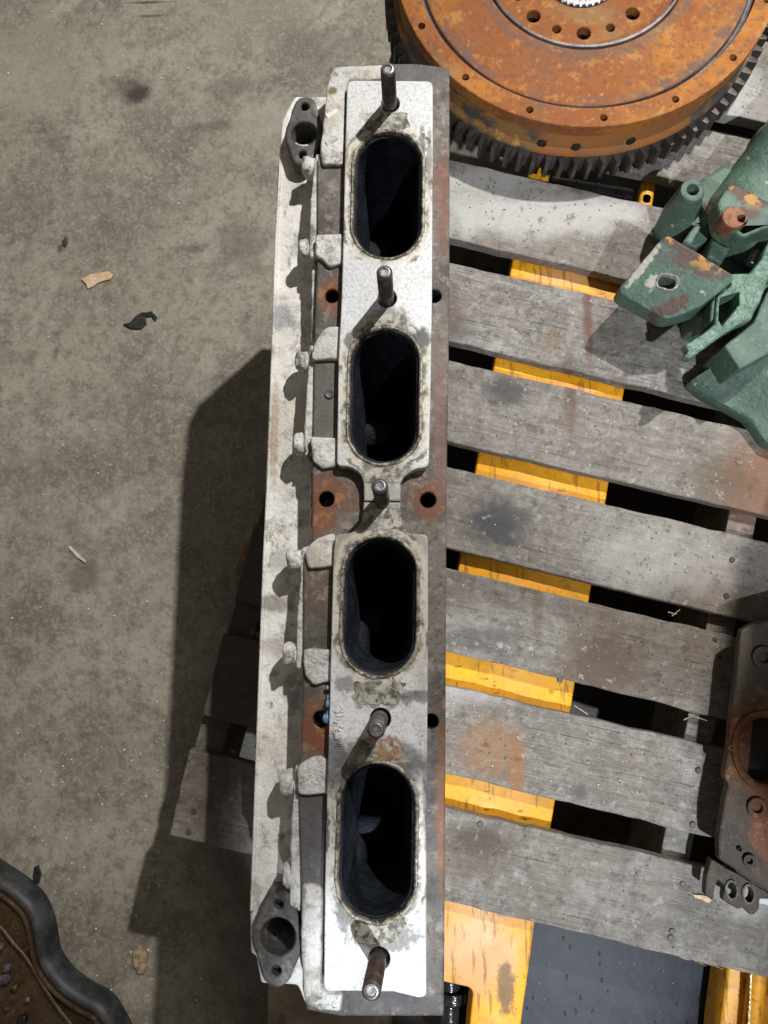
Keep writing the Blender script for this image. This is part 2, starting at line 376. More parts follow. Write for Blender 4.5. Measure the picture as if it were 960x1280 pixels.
def m_cast(name, grey=(.13, .12, .11), dark=(.055, .05, .047), rust=(.20, .085, .04), amt=.5, rough=.62, spots=(), metal=.15):
    m = M(name)
    c = m.mix(m.mask(14, .38, .62, detail=6), grey, dark)
    c = m.mix(m.mul(m.mask(9, amt, amt+.16, detail=6, rough=.65), .85), c, rust)
    c = m.mix(m.mul(m.mask(60, .5, .66, detail=5, rough=.7), .6), c, tuple(v*2.0 for v in grey))
    c = m.mix(m.mul(m.mask(110, .5, .64, detail=5, rough=.7), .55), c, tuple(v*.5 for v in dark))
    c = m.mix(m.mul(m.mask(200, .55, .7, detail=3), .5), c, tuple(v*.45 for v in dark))
    for x, y, rx, ry, s, col in spots:
        c = m.mix(m.mul(m.spot(x, y, rx, ry, amp=1.0, nscale=60, soft=.4), s), c, col)
        if len(col) and s > .7:
            c = m.mix(m.mul(m.mul(m.spot(x, y, rx*.9, ry*.9, amp=.9, nscale=80, soft=.4), m.mask(70, .52, .62, detail=6, rough=.75)), .7), c, (.36, .16, .06))
    c = m.mix(m.mul(m.specks(160, .14, .6), .7), c, (.42, .38, .34))
    h = m.math('ADD', m.noise(160, detail=5, rough=.7), m.noise(30, detail=3))
    return m.done(c, rough, metal=metal, bump=h, bs=.45, bd=.0014)
def m_white():
    m = M('grimy_white_paint')
    c = m.mix(m.mask(16, .40, .62, detail=5), (.68, .675, .65), (.80, .795, .77))
    c = m.mix(m.mul(m.mask(8, .48, .66, detail=6), .55), c, (.45, .42, .345))
    c = m.mix(m.mul(m.mask(42, .53, .64, detail=7, rough=.75), .7), c, (.25, .235, .21))
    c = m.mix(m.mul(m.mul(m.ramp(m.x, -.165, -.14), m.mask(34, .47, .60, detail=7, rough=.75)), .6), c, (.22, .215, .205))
    c = m.mix(m.mul(m.mask(26, .62, .70, detail=6, rough=.7, stretch=(1.4, .6, 1)), .75), c, (.20, .135, .08))
    c = m.mix(m.mul(m.specks(150, .14, .52), .8), c, (.10, .09, .08))
    for px, py, z, rx, ry, s, col in [(352, 395, Z_RAIL, .014, .02, .7, (.22, .22, .25)), (344, 755, Z_RAIL, .022, .010, .75, (.2, .18, .15)), (350, 700, Z_RAIL, .016, .016, .5, (.25, .24, .22)), (348, 810, Z_RAIL, .02, .012, .5, (.25, .22, .18)), (421, 72, Z_BODY, .008, .008, .0, (.3, .2, .05)), (416, 118, Z_BODY, .006, .006, .9, (.20, .14, .03)), (404, 200, Z_BODY, .012, .01, .7, (.17, .17, .18)), (405, 315, Z_BODY, .010, .012, .7, (.16, .16, .16)), (412, 1255, Z_BODY, .02, .01, .5, (.25, .26, .3)), (343, 545, Z_RAIL, .005, .06, .6, (.28, .2, .11)), (384, 1262, Z_BODY, .012, .008, .6, (.2, .2, .22))]:
        c = m.mix(m.mul(m.pspot(px, py, z, rx, ry, amp=.7, nscale=70, soft=.45), s), c, col)
    h = m.math('ADD', m.noise(90, detail=6, rough=.7), m.math('MULTIPLY', m.noise(22, detail=4), 1.2))
    return m.done(c, .5, bump=h, bs=.8, bd=.003)
def m_rust_disc():
    m = M('orange_rust')
    c = m.mix(m.mask(7, .4, .62, detail=5), (.23, .070, .012), (.36, .135, .018))
    c = m.mix(m.mul(m.mask(18, .46, .6, detail=7, rough=.7), .75), c, (.22, .078, .026))
    c = m.mix(m.mul(m.mask(26, .58, .66, detail=6, rough=.65), .8), c, (.36, .17, .04))
    rr_ = m.math('SQRT', m.math('ADD', m.math('POWER', m.math('SUBTRACT', m.x, .258), 2.0), m.math('POWER', m.math('SUBTRACT', m.y, .965), 2.0)))
    ringn = m.ramp(m.math('ABSOLUTE', m.math('SUBTRACT', m.math('ADD', rr_, m.math('MULTIPLY', m.math('SUBTRACT', m.noise(14, detail=5), .5), .03)), .238)), .014, .004)
    c = m.mix(m.mul(ringn, m.mul(m.mask(12, .42, .6, detail=6), .8)), c, (.10, .075, .065))
    ringm = m.ramp(m.math('ABSOLUTE', m.math('SUBTRACT', m.math('ADD', rr_, m.math('MULTIPLY', m.math('SUBTRACT', m.noise(10, detail=5), .5), .03)), .163)), .012, .003)
    c = m.mix(m.mul(ringm, .6), c, (.11, .075, .06))
    c = m.mix(m.mul(m.mask(10, .55, .66, detail=7, rough=.7), .6), c, (.12, .07, .045))
    c = m.mix(m.mul(m.mask(70, .55, .62, detail=5, rough=.7), .6), c, (.38, .17, .035))
    c = m.mix(m.mul(m.mask(120, .52, .62, detail=4), .55), c, (.14, .05, .025))
    c = m.mix(m.mul(m.specks(48, .17, .50), .7), c, (.42, .21, .09))
    c = m.mix(m.mul(m.specks(120, .16, .55), .6), c, (.50, .30, .16))
    c = m.mix(m.mul(m.mask(5, .57, .68, detail=5), .55), c, (.24, .17, .075))
    h = m.math('ADD', m.noise(70, detail=7, rough=.75), m.math('MULTIPLY', m.vor(60), .5))
    return m.done(c, .8, bump=h, bs=.55, bd=.0018)
def m_flyside():
    m = M('grey_iron_with_rust_patches')
    c = m.mix(m.mask(8, .4, .65, detail=5), (.085, .07, .06), (.14, .12, .10))
    c = m.mix(m.mul(m.mask(11, .47, .54, detail=7, rough=.68, stretch=(1, 1, 1.6)), .9), c, (.30, .15, .04))
    c = m.mix(m.mul(m.mask(34, .56, .62, detail=6, rough=.7), .85), c, (.48, .30, .10))
    c = m.mix(m.mul(m.mask(4, .56, .62, detail=4), .8), c, (.36, .135, .035))
    return m.done(c, .7, bump=m.noise(90, detail=6, rough=.7), bs=.5, bd=.0014)
def m_gear():
    m = M('dull_gear_steel')
    c = m.mix(m.mask(30, .4, .65, detail=5), (.052, .044, .040), (.092, .078, .070))
    c = m.mix(m.mul(m.mask(50, .58, .68, detail=5), .5), c, (.19, .12, .08))
    return m.done(c, .5, metal=.35, bump=m.noise(200, detail=4), bs=.3, bd=.0008)
def m_green():
    m = M('chipped_green_enamel')
    c = m.mix(m.mask(9, .4, .62, detail=5), (.062, .112, .086), (.092, .160, .122))
    c = m.mix(m.mul(m.mask(20, .5, .66, detail=6), .5), c, (.045, .085, .065))
    c = m.mix(m.mul(m.mask(60, .52, .66, detail=6, rough=.7), .4), c, (.15, .24, .185))
    c = m.mix(m.mul(m.mask(120, .6, .68, detail=5), .4), c, (.22, .33, .27))
    zb_ = .315
    chips = m.vmax(m.mask(30, .66, .69, detail=6, rough=.7), m.pspot(871, 316, .337, .070, .0115, amp=.55, nscale=80, soft=.2, rot=-.55), m.pspot(845, 378, zb_, .024, .009, amp=1.0, nscale=70, soft=.2, rot=.3), m.mul(m.pspot(862, 338, zb_, .04, .010, amp=1.2, nscale=90, soft=.2, rot=-.4), .8), m.pspot(930, 250, .32, .036, .015, amp=.5, nscale=70, soft=.3, rot=-.45), m.pspot(925, 275, .32, .02, .010, amp=.3, nscale=70, soft=.3))
    c = m.mix(chips, c, (.085, .05, .038))
    rust = m.mul(m.vmax(m.pspot(871, 316, .337, .075, .014, rot=-.55), m.pspot(930, 250, .32, .04, .02)), m.mul(chips, m.mask(48, .54, .60, detail=5)))
    c = m.mix(rust, c, (.40, .20, .05))
    c = m.mix(m.vmax(m.pspot(806, 330, zb_, .005, .026, amp=1.0, nscale=90, soft=.2, rot=-.7), m.pspot(820, 350, zb_, .010, .008, amp=.9, nscale=90, soft=.2), m.mul(m.mask(75, .69, .71, detail=5), .8)), c, (.36, .35, .31))
    h = m.math('ADD', m.noise(120, detail=5, rough=.7), m.math('MULTIPLY', m.noise(24, detail=3), 1.5))
    return m.done(c, m.math('ADD', m.math('MULTIPLY', m.noise(25), .3), .30), bump=h, bs=.8, bd=.003)
def m_green_rough():
    m = M('pitted_green_casting')
    c = m.mix(m.mask(60, .4, .62, detail=5), (.085, .155, .118), (.15, .245, .195))
    c = m.mix(m.mul(m.mask(140, .5, .66, detail=4), .5), c, (.045, .08, .06))
    h = m.math('ADD', m.noise(170, detail=3, rough=.6), m.noise(60, detail=4))
    return m.done(c, .27, bump=h, bs=1.0, bd=.0035)
def simple(name, a, b, scale=30, rough=.6, metal=0.0, bd=.001, bs=.4, spec=None, k=(.42, .6)):
    m = M(name)
    return m.done(m.mix(m.mask(scale, k[0], k[1], detail=6, rough=.65), a, b), rough, metal, bump=m.noise(scale*4, detail=5), bs=bs, bd=bd, spec=spec)

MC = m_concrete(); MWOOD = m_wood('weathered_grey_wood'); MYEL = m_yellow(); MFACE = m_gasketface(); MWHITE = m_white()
MDKW = simple('shaded_under_wood', (.03, .024, .018), (.06, .048, .038), 30, .8)  # bottom board wood, darkened to carry the shade in the gaps
MDARKWOOD = simple('raw_brown_wood', (.16, .10, .055), (.26, .155, .08), 40, .8)
rb = [(W(408, 624, Z_BODY), .024), (W(415, 370, Z_BODY), .018), (W(402, 900, Z_BODY), .022), (W(535, 625, Z_BODY), .018), (W(395, 640, Z_BODY), .02), (W(395, 925, Z_BODY), .018)]
sp = [(p.x, p.y, r, r*1.1, .8, (.16, .060, .028)) for p, r in rb]
sp += [(W(553, 250, .455).x, W(553, 250, .455).y, .008, .06, .6, (.17, .06, .035)), (W(549, 1010, .455).x+.002, W(549, 1010, .455).y, .005, .09, .65, (.20, .075, .03)), (W(550, 540, .455).x, W(550, 540, .455).y, .007, .09, .6, (.17, .09, .07)),
       (W(400, 1050, Z_BODY).x, W(400, 1050, Z_BODY).y, .03, .06, .7, (.085, .085, .10)), (W(405, 500, Z_BODY).x, W(405, 500, Z_BODY).y, .02, .045, .7, (.10, .095, .09)), (W(500, 90, Z_BODY).x, W(500, 90, Z_BODY).y, .06, .014, .7, (.09, .088, .092)), (W(500, 1255, Z_BODY).x, W(500, 1255, Z_BODY).y, .04, .008, .7, (.07, .07, .08))]
MBODY = m_cast('rusty_cast_iron', (.15, .135, .12), (.075, .065, .06), (.125, .078, .055), .56, .6, sp)
MFLANGE = m_cast('sooty_flange_iron', (.11, .105, .10), (.06, .056, .055), (.09, .07, .055), .66, .55)
MSOOT = simple('blue_black_port_soot', (.008, .010, .015), (.018, .024, .038), 55, .65, 0, .004, .8, spec=.25)
MDEEP = simple('port_depth_soot', (.004, .0045, .005), (.009, .010, .012), 40, .6)
MSTUD = m_cast('dull_stud_steel', (.16, .15, .15), (.08, .075, .078), (.10, .065, .05), .52, .5, metal=.3)
MSTUDR = m_cast('rusty_stud_steel', (.13, .10, .085), (.07, .05, .042), (.11, .06, .04), .5, .45, metal=.4)
MTIP = simple('bright_worn_steel', (.30, .30, .31), (.15, .145, .15), 150, .42, .5)
MLIP = M('port_edge_bead')
_c = MLIP.mix(MLIP.mask(90, .42, .6, detail=6, rough=.7), (.07, .06, .05), (.30, .27, .21))
_c = MLIP.mix(MLIP.mul(MLIP.mask(220, .55, .66, detail=3), .7), _c, (.50, .47, .40))
MLIP = MLIP.done(_c, .4, metal=.1, bump=MLIP.noise(260, detail=4), bs=.6, bd=.0012)
m = M('raw_cast_aluminium')
c = m.mix(m.mask(18, .4, .62, detail=6), (.60, .605, .60), (.78, .78, .76))
c = m.mix(m.mul(m.mask(55, .48, .62, detail=7, rough=.75), .65), c, (.24, .235, .225))
c = m.mix(m.mul(m.mask(24, .55, .62, detail=7, rough=.75), .65), c, (.15, .145, .14))
c = m.mix(m.mul(m.mask(150, .55, .62, detail=4), .6), c, (.78, .78, .77))
c = m.mix(m.mul(m.mask(9, .56, .66, detail=5), .5), c, (.40, .33, .20))
c = m.mix(m.mul(m.pspot(416, 118, Z_BODY, .006, .006, amp=.7, nscale=70), .9), c, (.20, .13, .03))
MLUMP = m.done(c, .42, metal=.15, bump=m.math('ADD', m.noise(110, detail=6, rough=.75), m.math('MULTIPLY', m.noise(35, detail=3), 1.5)), bs=.9, bd=.004)
MRES = M('old_gasket_residue')
_c = MRES.mix(MRES.mask(70, .42, .58, detail=6, rough=.7), (.19, .18, .155), (.44, .43, .37))
_c = MRES.mix(MRES.mul(MRES.mask(130, .52, .62, detail=5), .8), _c, (.05, .045, .04))
_c = MRES.mix(MRES.mul(MRES.mul(MRES.spot(W(478,935,.48).x, W(478,935,.48).y, .03, .014, amp=.9), MRES.mask(60, .46, .56, detail=6, rough=.7)), .85), _c, (.34, .19, .09))
MRES = MRES.done(_c, .6, bump=MRES.noise(200, detail=5), bs=.7, bd=.0012)
MRUST = m_rust_disc(); MFSIDE = m_flyside(); MGEAR = m_gear(); MGREEN = m_green(); MGR2 = m_green_rough()
MBLUE = simple('blue_spray_paint', (.09, .22, .42), (.25, .45, .68), 200, .35)
MBLACK = simple('black_rubber', (.012, .012, .013), (.022, .022, .024), 60, .16, spec=.6)
MHOLE = simple('dark_bore', (.010, .008, .007), (.02, .015, .012), 60, .7)  # near-black brown for hole bottoms, bores and recesses
MDGREY = simple('dark_groove_steel', (.07, .06, .066), (.13, .115, .12), 40, .42, .3)

# ------------------------------------------------------------------ the floor
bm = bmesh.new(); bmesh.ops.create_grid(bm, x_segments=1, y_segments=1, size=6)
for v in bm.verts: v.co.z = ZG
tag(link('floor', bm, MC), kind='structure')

# ------------------------------------------------------------------ the pallet
PA = math.radians(-14.0)
pal0 = Vector((-.3455, -.3047, 0))
pallet = empty('pallet', (.2, .15, 0), 'weathered grey wooden pallet of wide gapped boards carrying the engine parts', 'pallet')
vdir = Vector((.249, .9685)); udir = Vector((math.cos(PA), math.sin(PA)))
def left_x(y): return -.3455+(y+.3047)*.257
# rows: y of lower edge at x=.05, of upper edge at x=.05, slope
rows = [(-.388, -.2655, -.208, 0), (-.2200, -.0975, -.222, -.004), (-.0500, .0690, -.238, .004), (.0985, .2200, -.246, .0), (.2590, .3840, -.250, .006), (.4150, .5460, -.252, -.003),
        (.583, .690, -.252, .004), (.722, .812, -.25, 0), (.842, .945, -.25, .003), (.975, 1.09, -.25, 0)]
rows[5] = (.4150, .5440, -.262, -.003)
rows[6] = (.5830, .7150, -.272, .004)
rows[7] = (.7640, .8620, -.262, 0)
rows[8] = (.8920, 1.0150, -.258, .003)
rows[9] = (1.05, 1.17, -.25, 0)
def plank(x0, x1, wd, th, seed, name='board', mat=None, parent=None, nx=70, ragged=.0022):
    """a sawn board along local x, with uneven edges and cracked ends; origin at the middle"""
    bm = bmesh.new(); L = x1-x0
    pts = []
    for k in range(nx+1):
        x = x0+L*k/nx
        e = 1.0+(3.0 if k in (0, nx) else 0)
        pts.append(Vector((x, -wd/2+ragged*noise.noise(Vector((x*16, seed, 0)))+ragged*.8*noise.noise(Vector((x*90, seed, 4))))))
    for k in range(1, 9):
        y = -wd/2+wd*k/9; pts.append(Vector((x1+.003*noise.noise(Vector((y*60, seed, 7))), y)))
    for k in range(nx+1):
        x = x1-L*k/nx
        pts.append(Vector((x, wd/2+ragged*noise.noise(Vector((x*14, seed, 2)))+ragged*.8*noise.noise(Vector((x*80, seed, 6))))))
    for k in range(1, 9):
        y = wd/2-wd*k/9; pts.append(Vector((x0+.004*noise.noise(Vector((y*60, seed, 8))), y)))
    prism(bm, pts, -th, 0, bev=.0022, cap0=True)
    o = link(name, bm, mat or MWOOD, parent, smooth=40)
    return o
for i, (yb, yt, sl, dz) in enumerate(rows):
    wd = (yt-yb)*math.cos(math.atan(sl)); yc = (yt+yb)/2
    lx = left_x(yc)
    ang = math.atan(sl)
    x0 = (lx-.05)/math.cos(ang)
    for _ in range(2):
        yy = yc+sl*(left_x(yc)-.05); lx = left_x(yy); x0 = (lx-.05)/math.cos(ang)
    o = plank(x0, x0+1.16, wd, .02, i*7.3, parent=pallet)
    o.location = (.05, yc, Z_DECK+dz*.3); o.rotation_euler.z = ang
# stringers below the boards, running along the other way
def stringer(px0, py0, wd, lab=None, z=Z_DECK-.021, mat=None):
    p = W(px0, py0, z)
    bm = bmesh.new()
    L = 1.5; base = p.xy-vdir*((p.y+(.268 if px0 < 500 else .36))/vdir.y)
    n = Vector((vdir.y, -vdir.x))
    q = [base, base+n*wd, base+n*wd+vdir*L, base+vdir*L]
    prism(bm, q, .035, z, bev=.002, cap0=True)
    return link('stringer', bm, mat or MWOOD, pallet, smooth=40)
stringer(251, 905, .042)
stringer(909, 655, .040)
for i, (yc, wd) in enumerate([(-.25, .08), (.08, .09), (.40, .09), (.75, .09), (1.0, .1)]):
    lx = left_x(yc)
    for _ in range(3): lx = left_x(yc-.25*(lx-.05))
    lx += .05
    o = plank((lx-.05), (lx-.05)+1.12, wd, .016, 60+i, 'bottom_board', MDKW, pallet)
    o.location = (.05, yc-.25*(lx-.05)*0, .034); o.rotation_euler.z = math.atan(-.25)
# wood blocks showing between boards at the left end, the raw splintered one among them
for px, py, wdd, mt in [(292, 718, .05, MDARKWOOD), (285, 790, .012, MDARKWOOD)]:
    p = W(px, py, .178); bm = bmesh.new()
    q = [p.xy, p.xy+udir*.10, p.xy+udir*.10+vdir*wdd, p.xy+vdir*wdd]
    prism(bm, jitter(resample(ccw(q), .006), .003, 80), .12, .176, bev=.002)
    link('splintered_block', bm, mt, pallet, smooth=40)
# nails
def nail(px, py, z=Z_DECK, r=.0042):
    p = W(px, py, z); bm = bmesh.new(); lathe(bm, [(r, z-.004), (r, z+.0008), (r*.8, z+.0016)], p.x, p.y, n=12)
    link('nail', bm, MGEAR, pallet, smooth=40)
for a in [(873, 963), (866, 1031), (900, 822), (893, 800), (915, 700), (908, 745), (905, 560), (292, 940), (262, 960), (316, 790), (600, 1030), (853, 1105), (840, 1164), (838, 1172), (236, 1040), (243, 1014), (700, 850)]: nail(*a)
rebase(pallet)
# broken fibres along a board edge
bm = bmesh.new()
for i in range(60):
    px = random.uniform(835, 885); py = 1188+(px-835)*.28+random.uniform(-2, 3)
    a = W(px, py, Z_DECK-.004); b = a+Vector((random.uniform(.008, .022), -random.uniform(.001, .007), random.uniform(-.002, .005)))
    tube(bm, a, b, .0004, .0002, n=3)
for (a, b) in [((840, 770), (850, 762)), ((860, 893), (884, 901)), ((718, 882), (735, 893)), ((835, 765), (846, 768)), ((855, 900), (868, 893))]:
    tube(bm, W(*a, Z_DECK+.001), W(*b, Z_DECK+.002), .0008, .0005, n=4)
tag(link('wood_splinters', bm, simple('pale_split_wood', (.42, .33, .22), (.55, .48, .38), 60, .8), pallet), kind='stuff')
bpy.data.objects['wood_splinters'].matrix_parent_inverse = Matrix.Translation(-pallet.location)

# ------------------------------------------------------------------ the pallet truck: forks under the boards
truck = empty('pallet_truck', (.05, -.6, 0), 'yellow pallet truck whose fork shows through the gaps of the pallet boards', 'pallet truck')
ZF = .176
fa = [W(560, 705, ZF).xy, W(737, 750, ZF).xy]
fdir = (W(641, 318, ZF).xy-W(566, 705, ZF).xy).normalized(); fn = Vector((fdir.y, -fdir.x))
Lp = W(566, 705, ZF).xy; Rp = W(738, 740, ZF).xy; fw = (Rp-Lp).dot(fn)
def FP(u, v): return Lp+fn*u+fdir*v          # u across the fork, v along it
def fork(u0, name='fork'):
    bm = bmesh.new()
    tip = (W(672, 222, ZF).xy-Lp).dot(fdir)
    heel = -.62
    r = .012
    # raised folded plate: flat top and turned-down sides
    prof = [(0, -.055), (0, -.008), (.003, -.002), (.010, 0), (fw-.010, 0), (fw-.003, -.002), (fw, -.008), (fw, -.055)]
    # the main plate with a rounded cut-out near the heel
    v0 = tip-.12
    q = FP(u0, v0); notch = [(0, v0), (fw, v0), (fw, heel), (.0, heel)]
    pts = [FP(u0+u, v) for u, v in notch]
    prism(bm, rounded(pts, [.004]*4), ZF-.055, ZF, bev=.004)
    o = link(name, bm, MYEL, truck, smooth=50)
    # two prongs at the tip
    for a, b in ((0, .036), (fw-.030, fw)):
        bm = bmesh.new(); pts = [FP(u0+a, v0-.001), FP(u0+b, v0-.001), FP(u0+b, tip+.035), FP(u0+a, tip+.035)]
        prism(bm, rounded(pts, .01), ZF-.06, ZF-.002, bev=.006); link('fork_prong', bm, MYEL, truck, smooth=50)
    bm = bmesh.new()
    a = FP(u0+.040, tip-.008); b = FP(u0+fw-.034, tip-.008)
    tube(bm, (a.x, a.y, ZF-.045), (b.x, b.y, ZF-.045), .033, n=32); c = (a+b)/2
    ro = link('load_roller', bm, MBLACK, truck, smooth=40)
    bm = bmesh.new()
    for f in (.25, .62, .72):
        c = a.lerp(b, f); d = a.lerp(b, f+.02)
        tube(bm, (c.x, c.y, ZF-.045), (d.x, d.y, ZF-.045), .0345, n=32)
    link('roller_band', bm, MDGREY, truck, smooth=40)
    return o
# left fork has the heel plate with the cut-out
def left_fork():
    bm = bmesh.new()
    tip = (W(672, 222, ZF).xy-Lp).dot(fdir); v0 = tip-.10
    nb = [W(500, 1224, ZF).xy, W(590, 1232, ZF).xy, W(588, 1310, ZF).xy, W(585, 1400, ZF).xy, W(640, 1400, ZF).xy]
    outline = [FP(0, v0), FP(fw, v0), W(669, 1151, ZF).xy, W(650, 1290, ZF).xy, W(637, 1400, ZF).xy, W(580, 1400, ZF).xy, W(586, 1290, ZF).xy, W(592, 1236, ZF).xy, W(555, 1228, ZF).xy, W(505, 1222, ZF).xy, W(498, 1140, ZF).xy]
    prism(bm, rounded(outline, [.004, .004, .002, .002, .002, .002, .002, .010, .004, .002, .01]), ZF-.05, ZF, bev=.003)
    link('fork', bm, MYEL, truck, smooth=50)
    for a, b in ((0.0, .034), (fw-.026, fw-.004)):
        bm = bmesh.new(); pts = [FP(a, v0-.001), FP(b, v0-.001), FP(b, tip+.03), FP(a, tip+.03)]
        prism(bm, rounded(pts, .008), ZF-.06, ZF-.001, bev=.005); link('fork_prong', bm, MYEL, truck, smooth=50)
    bm = bmesh.new(); c = FP(fw-.015, tip-.004)
    tube(bm, (c.x, c.y, ZF-.03), (c.x, c.y, ZF-.001), .0105, n=20, cham=.003); link('axle_pin', bm, MYEL, truck, smooth=50)
    a = FP(.040, tip-.002); b = FP(fw-.034, tip-.002)
    bm = bmesh.new(); tube(bm, (a.x, a.y, ZF-.05), (b.x, b.y, ZF-.05), .036, n=32); link('load_roller', bm, MBLACK, truck, smooth=40)
    for f in (.30, .55, .80):
        bm = bmesh.new(); c = a.lerp(b, f); d = a.lerp(b, f+.025)
        tube(bm, (c.x, c.y, ZF-.05), (d.x, d.y, ZF-.05), .0375, n=32); link('roller_band', bm, MBLACK, truck, smooth=40)
left_fork()
# second fork at the lower right, its top edge rounded
bm = bmesh.new()
q = [W(912, 1206, ZF-.01).xy, W(904, 1300, ZF-.01).xy, W(897, 1400, ZF-.01).xy, W(1060, 1400, ZF-.01).xy, W(1075, 1206, ZF-.01).xy]
q[0] = q[0]+fdir*.5; q[4] = q[4]+fdir*.5
prism(bm, rounded(q, .004), .1, ZF-.022, bev=.004)
link('fork', bm, MYEL, truck, smooth=50)
bm = bmesh.new()
a = W(938, 1206, ZF-.006); b = W(928, 1400, ZF-.006)
tube(bm, a+Vector((fdir.x, fdir.y, 0))*.4, b, .012, n=20)
link('fork_edge_roll', bm, MYEL, truck, smooth=50)
bm = bmesh.new()   # pale bead put in as the highlight along the rounded edge
for i in range(30):
    t = i/30; p = a.lerp(b, t); lump(bm, (p.x-.003, p.y, p.z+.011), (.0015, .006, .0012), i, .4, 1)
tag(link('edge_highlight', bm, simple('pale_edge_highlight', (.62, .45, .22), (.75, .62, .40), 80, .3, .2), truck), kind='stuff')
# cross shaft and wheel part seen through the cut-out
bm = bmesh.new(); p = W(563, 1300, .10); tube(bm, W(563, 1215, .11), W(560, 1400, .11), .016, n=20)
tube(bm, W(566, 1236, .11), W(566, 1252, .11), .022, n=24, cham=.003)
link('steering_rod', bm, MBLACK, truck, smooth=40)
# dark blue plate between the forks
mb = M('dark_blue_speckled_coating')
c = mb.mix(mb.mask(8, .4, .62, detail=5), (.016, .020, .032), (.026, .031, .046))
c = mb.mix(mb.mul(mb.mask(30, .5, .66, detail=7, rough=.75), .35), c, (.055, .062, .080))
_mp = mb.nt.nodes.new('ShaderNodeMapping'); _mp.inputs['Scale'].default_value = (1, .5, 1); _mp.inputs['Rotation'].default_value = (0, 0, .5); mb.nt.links.new(mb.g, _mp.inputs[0])
pit = mb.mul(mb.ramp(mb.vor(85, src=_mp.outputs[0]), .17, .10), mb.mask(14, .50, .56, detail=3))
c = mb.mix(mb.mul(pit, .9), c, (.004, .004, .006))
c = mb.mix(mb.mul(mb.specks(100, .11, .50), .85), c, (.30, .33, .38))
MPLATE = mb.done(c, .6, bump=mb.math('SUBTRACT', mb.noise(60, detail=6), pit), bs=.5, bd=.002)
bm = bmesh.new()
q = [W(560, 1130, .09).xy, W(925, 1140, .09).xy, W(915, 1420, .09).xy, W(560, 1420, .09).xy]
prism(bm, rounded(q, .01), .02, .09, bev=.003)
link('cross_plate', bm, MPLATE, truck, smooth=50)
rebase(truck)

# ------------------------------------------------------------------ the cylinder head
HP = (-.06, .12, Z_DECK)
head = empty('cylinder_head', HP, 'long grimy cylinder head with four oval ports and five studs, lying across the pallet', 'engine part')
zb = Z_BODY
body_px = [(413, 84), (482, 79), (520, 79), (562, 84), (562, 370), (558, 630), (557, 900), (555, 1271), (425, 1271), (383, 1263), (378, 1235), (376, 1110), (372, 960), (376, 940), (378, 850), (379, 700), (390, 690), (390, 590), (392, 430), (396, 330), (396, 200), (408, 180)]
body = rounded(WP(body_px, zb), .002)
bolts = [(415, 370, .0082, 0), (408, 624, .0088, 0), (401, 899, .0088, 0), (535, 625, .0088, 0), (543, 370, .0080, 0), (539, 902, .0080, 0)]
bh = [circle(*W(px, py, zb).xy, r) for px, py, r, _ in bolts]
ph = [stadium(cx, cy, r+.003, hl, LEAN) for cx, cy, r, hl in PORTS]
bm = bmesh.new(); prism(bm, body, Z_DECK, zb, holes=ph+bh, bev=.0022, zh=.25, hbev=.0012)
link('casting_block', bm, MBODY, head, smooth=40)
for px, py, r, _ in bolts:
    c = W(px, py, zb); bm = bmesh.new(); prism(bm, circle(c.x, c.y, r*1.02), .38, .40); link('bolt_bore_bottom', bm, MHOLE, head)
    bm = bmesh.new()
    loft(bm, [[Vector((q.x, q.y, zb-.004)) for q in circle(c.x, c.y, r*.985)], [Vector((q.x, q.y, .40)) for q in circle(c.x, c.y, r*.985)]]); link('bolt_bore', bm, MHOLE, head, smooth=60)
# two gasket plates with port openings and stud holes
studs = [(487, 130, 485, 86, .0085), (483, 373, 480.5, 340, .0085), (478, 628, 474.5, 607, .0085), (474.5, 899, 470, 912, .0090), (473, 1199, 464, 1240, .0090)]
sw = [W(a, b, Z_TOP) for a, b, *_ in studs]
up_px = [(434, 100), (541, 101), (541, 200), (540, 370), (538, 500), (536, 584), (518, 586), (504, 597), (501, 604), (500.5, 626.2), (455, 626.2), (454.5, 602), (449, 590), (437, 583), (421, 583), (423, 450), (427, 370), (429, 300), (431, 200)]
up_r = [.008, .008, 0, 0, 0, .008, .006, .005, 0, 0, 0, .006, .005, .005, .008, 0, 0, 0, 0]
lo_px = [(454.5, 627.8), (500.5, 627.8), (500.5, 652), (504, 660), (512, 667), (535, 668), (535, 810), (534, 936), (533, 1074), (533, 1245), (525, 1248), (492, 1240), (430, 1239), (404, 1240), (405, 1214), (406, 1105), (409, 980), (412, 880), (416, 716), (418, 676), (420, 668), (440, 666), (451, 655), (453.5, 645)]
lo_r = [0, 0, .004, .004, .005, .007, 0, 0, 0, .006, .004, 0, .003, .016, 0, 0, 0, 0, 0, 0, .004, .005, .004, 0]
for nm, px, rr, ports, st in (('gasket_plate', up_px, up_r, (0, 1), (0, 1)), ('gasket_plate', lo_px, lo_r, (2, 3), (3, 4))):
    pts = rounded(WP(px, Z_TOP), rr)
    hs = [stadium(PORTS[i][0], PORTS[i][1], PORTS[i][2], PORTS[i][3], LEAN) for i in ports]
    hs += [circle(sw[i].x+.0008, sw[i].y+.0004, .0112) for i in st]
    bm = bmesh.new(); prism(bm, pts, zb+.0004, Z_TOP, holes=hs, bev=.0014, zh=zb-.012, hbev=.0007)
    link(nm, bm, MFACE, head, smooth=40)
# stud recesses
for i, p in enumerate(sw):
    if i == 2: continue
    bm = bmesh.new(); prism(bm, circle(p.x+.0008, p.y+.0004, .0113), zb+.0002, zb+.0015); link('stud_recess', bm, MHOLE, head)
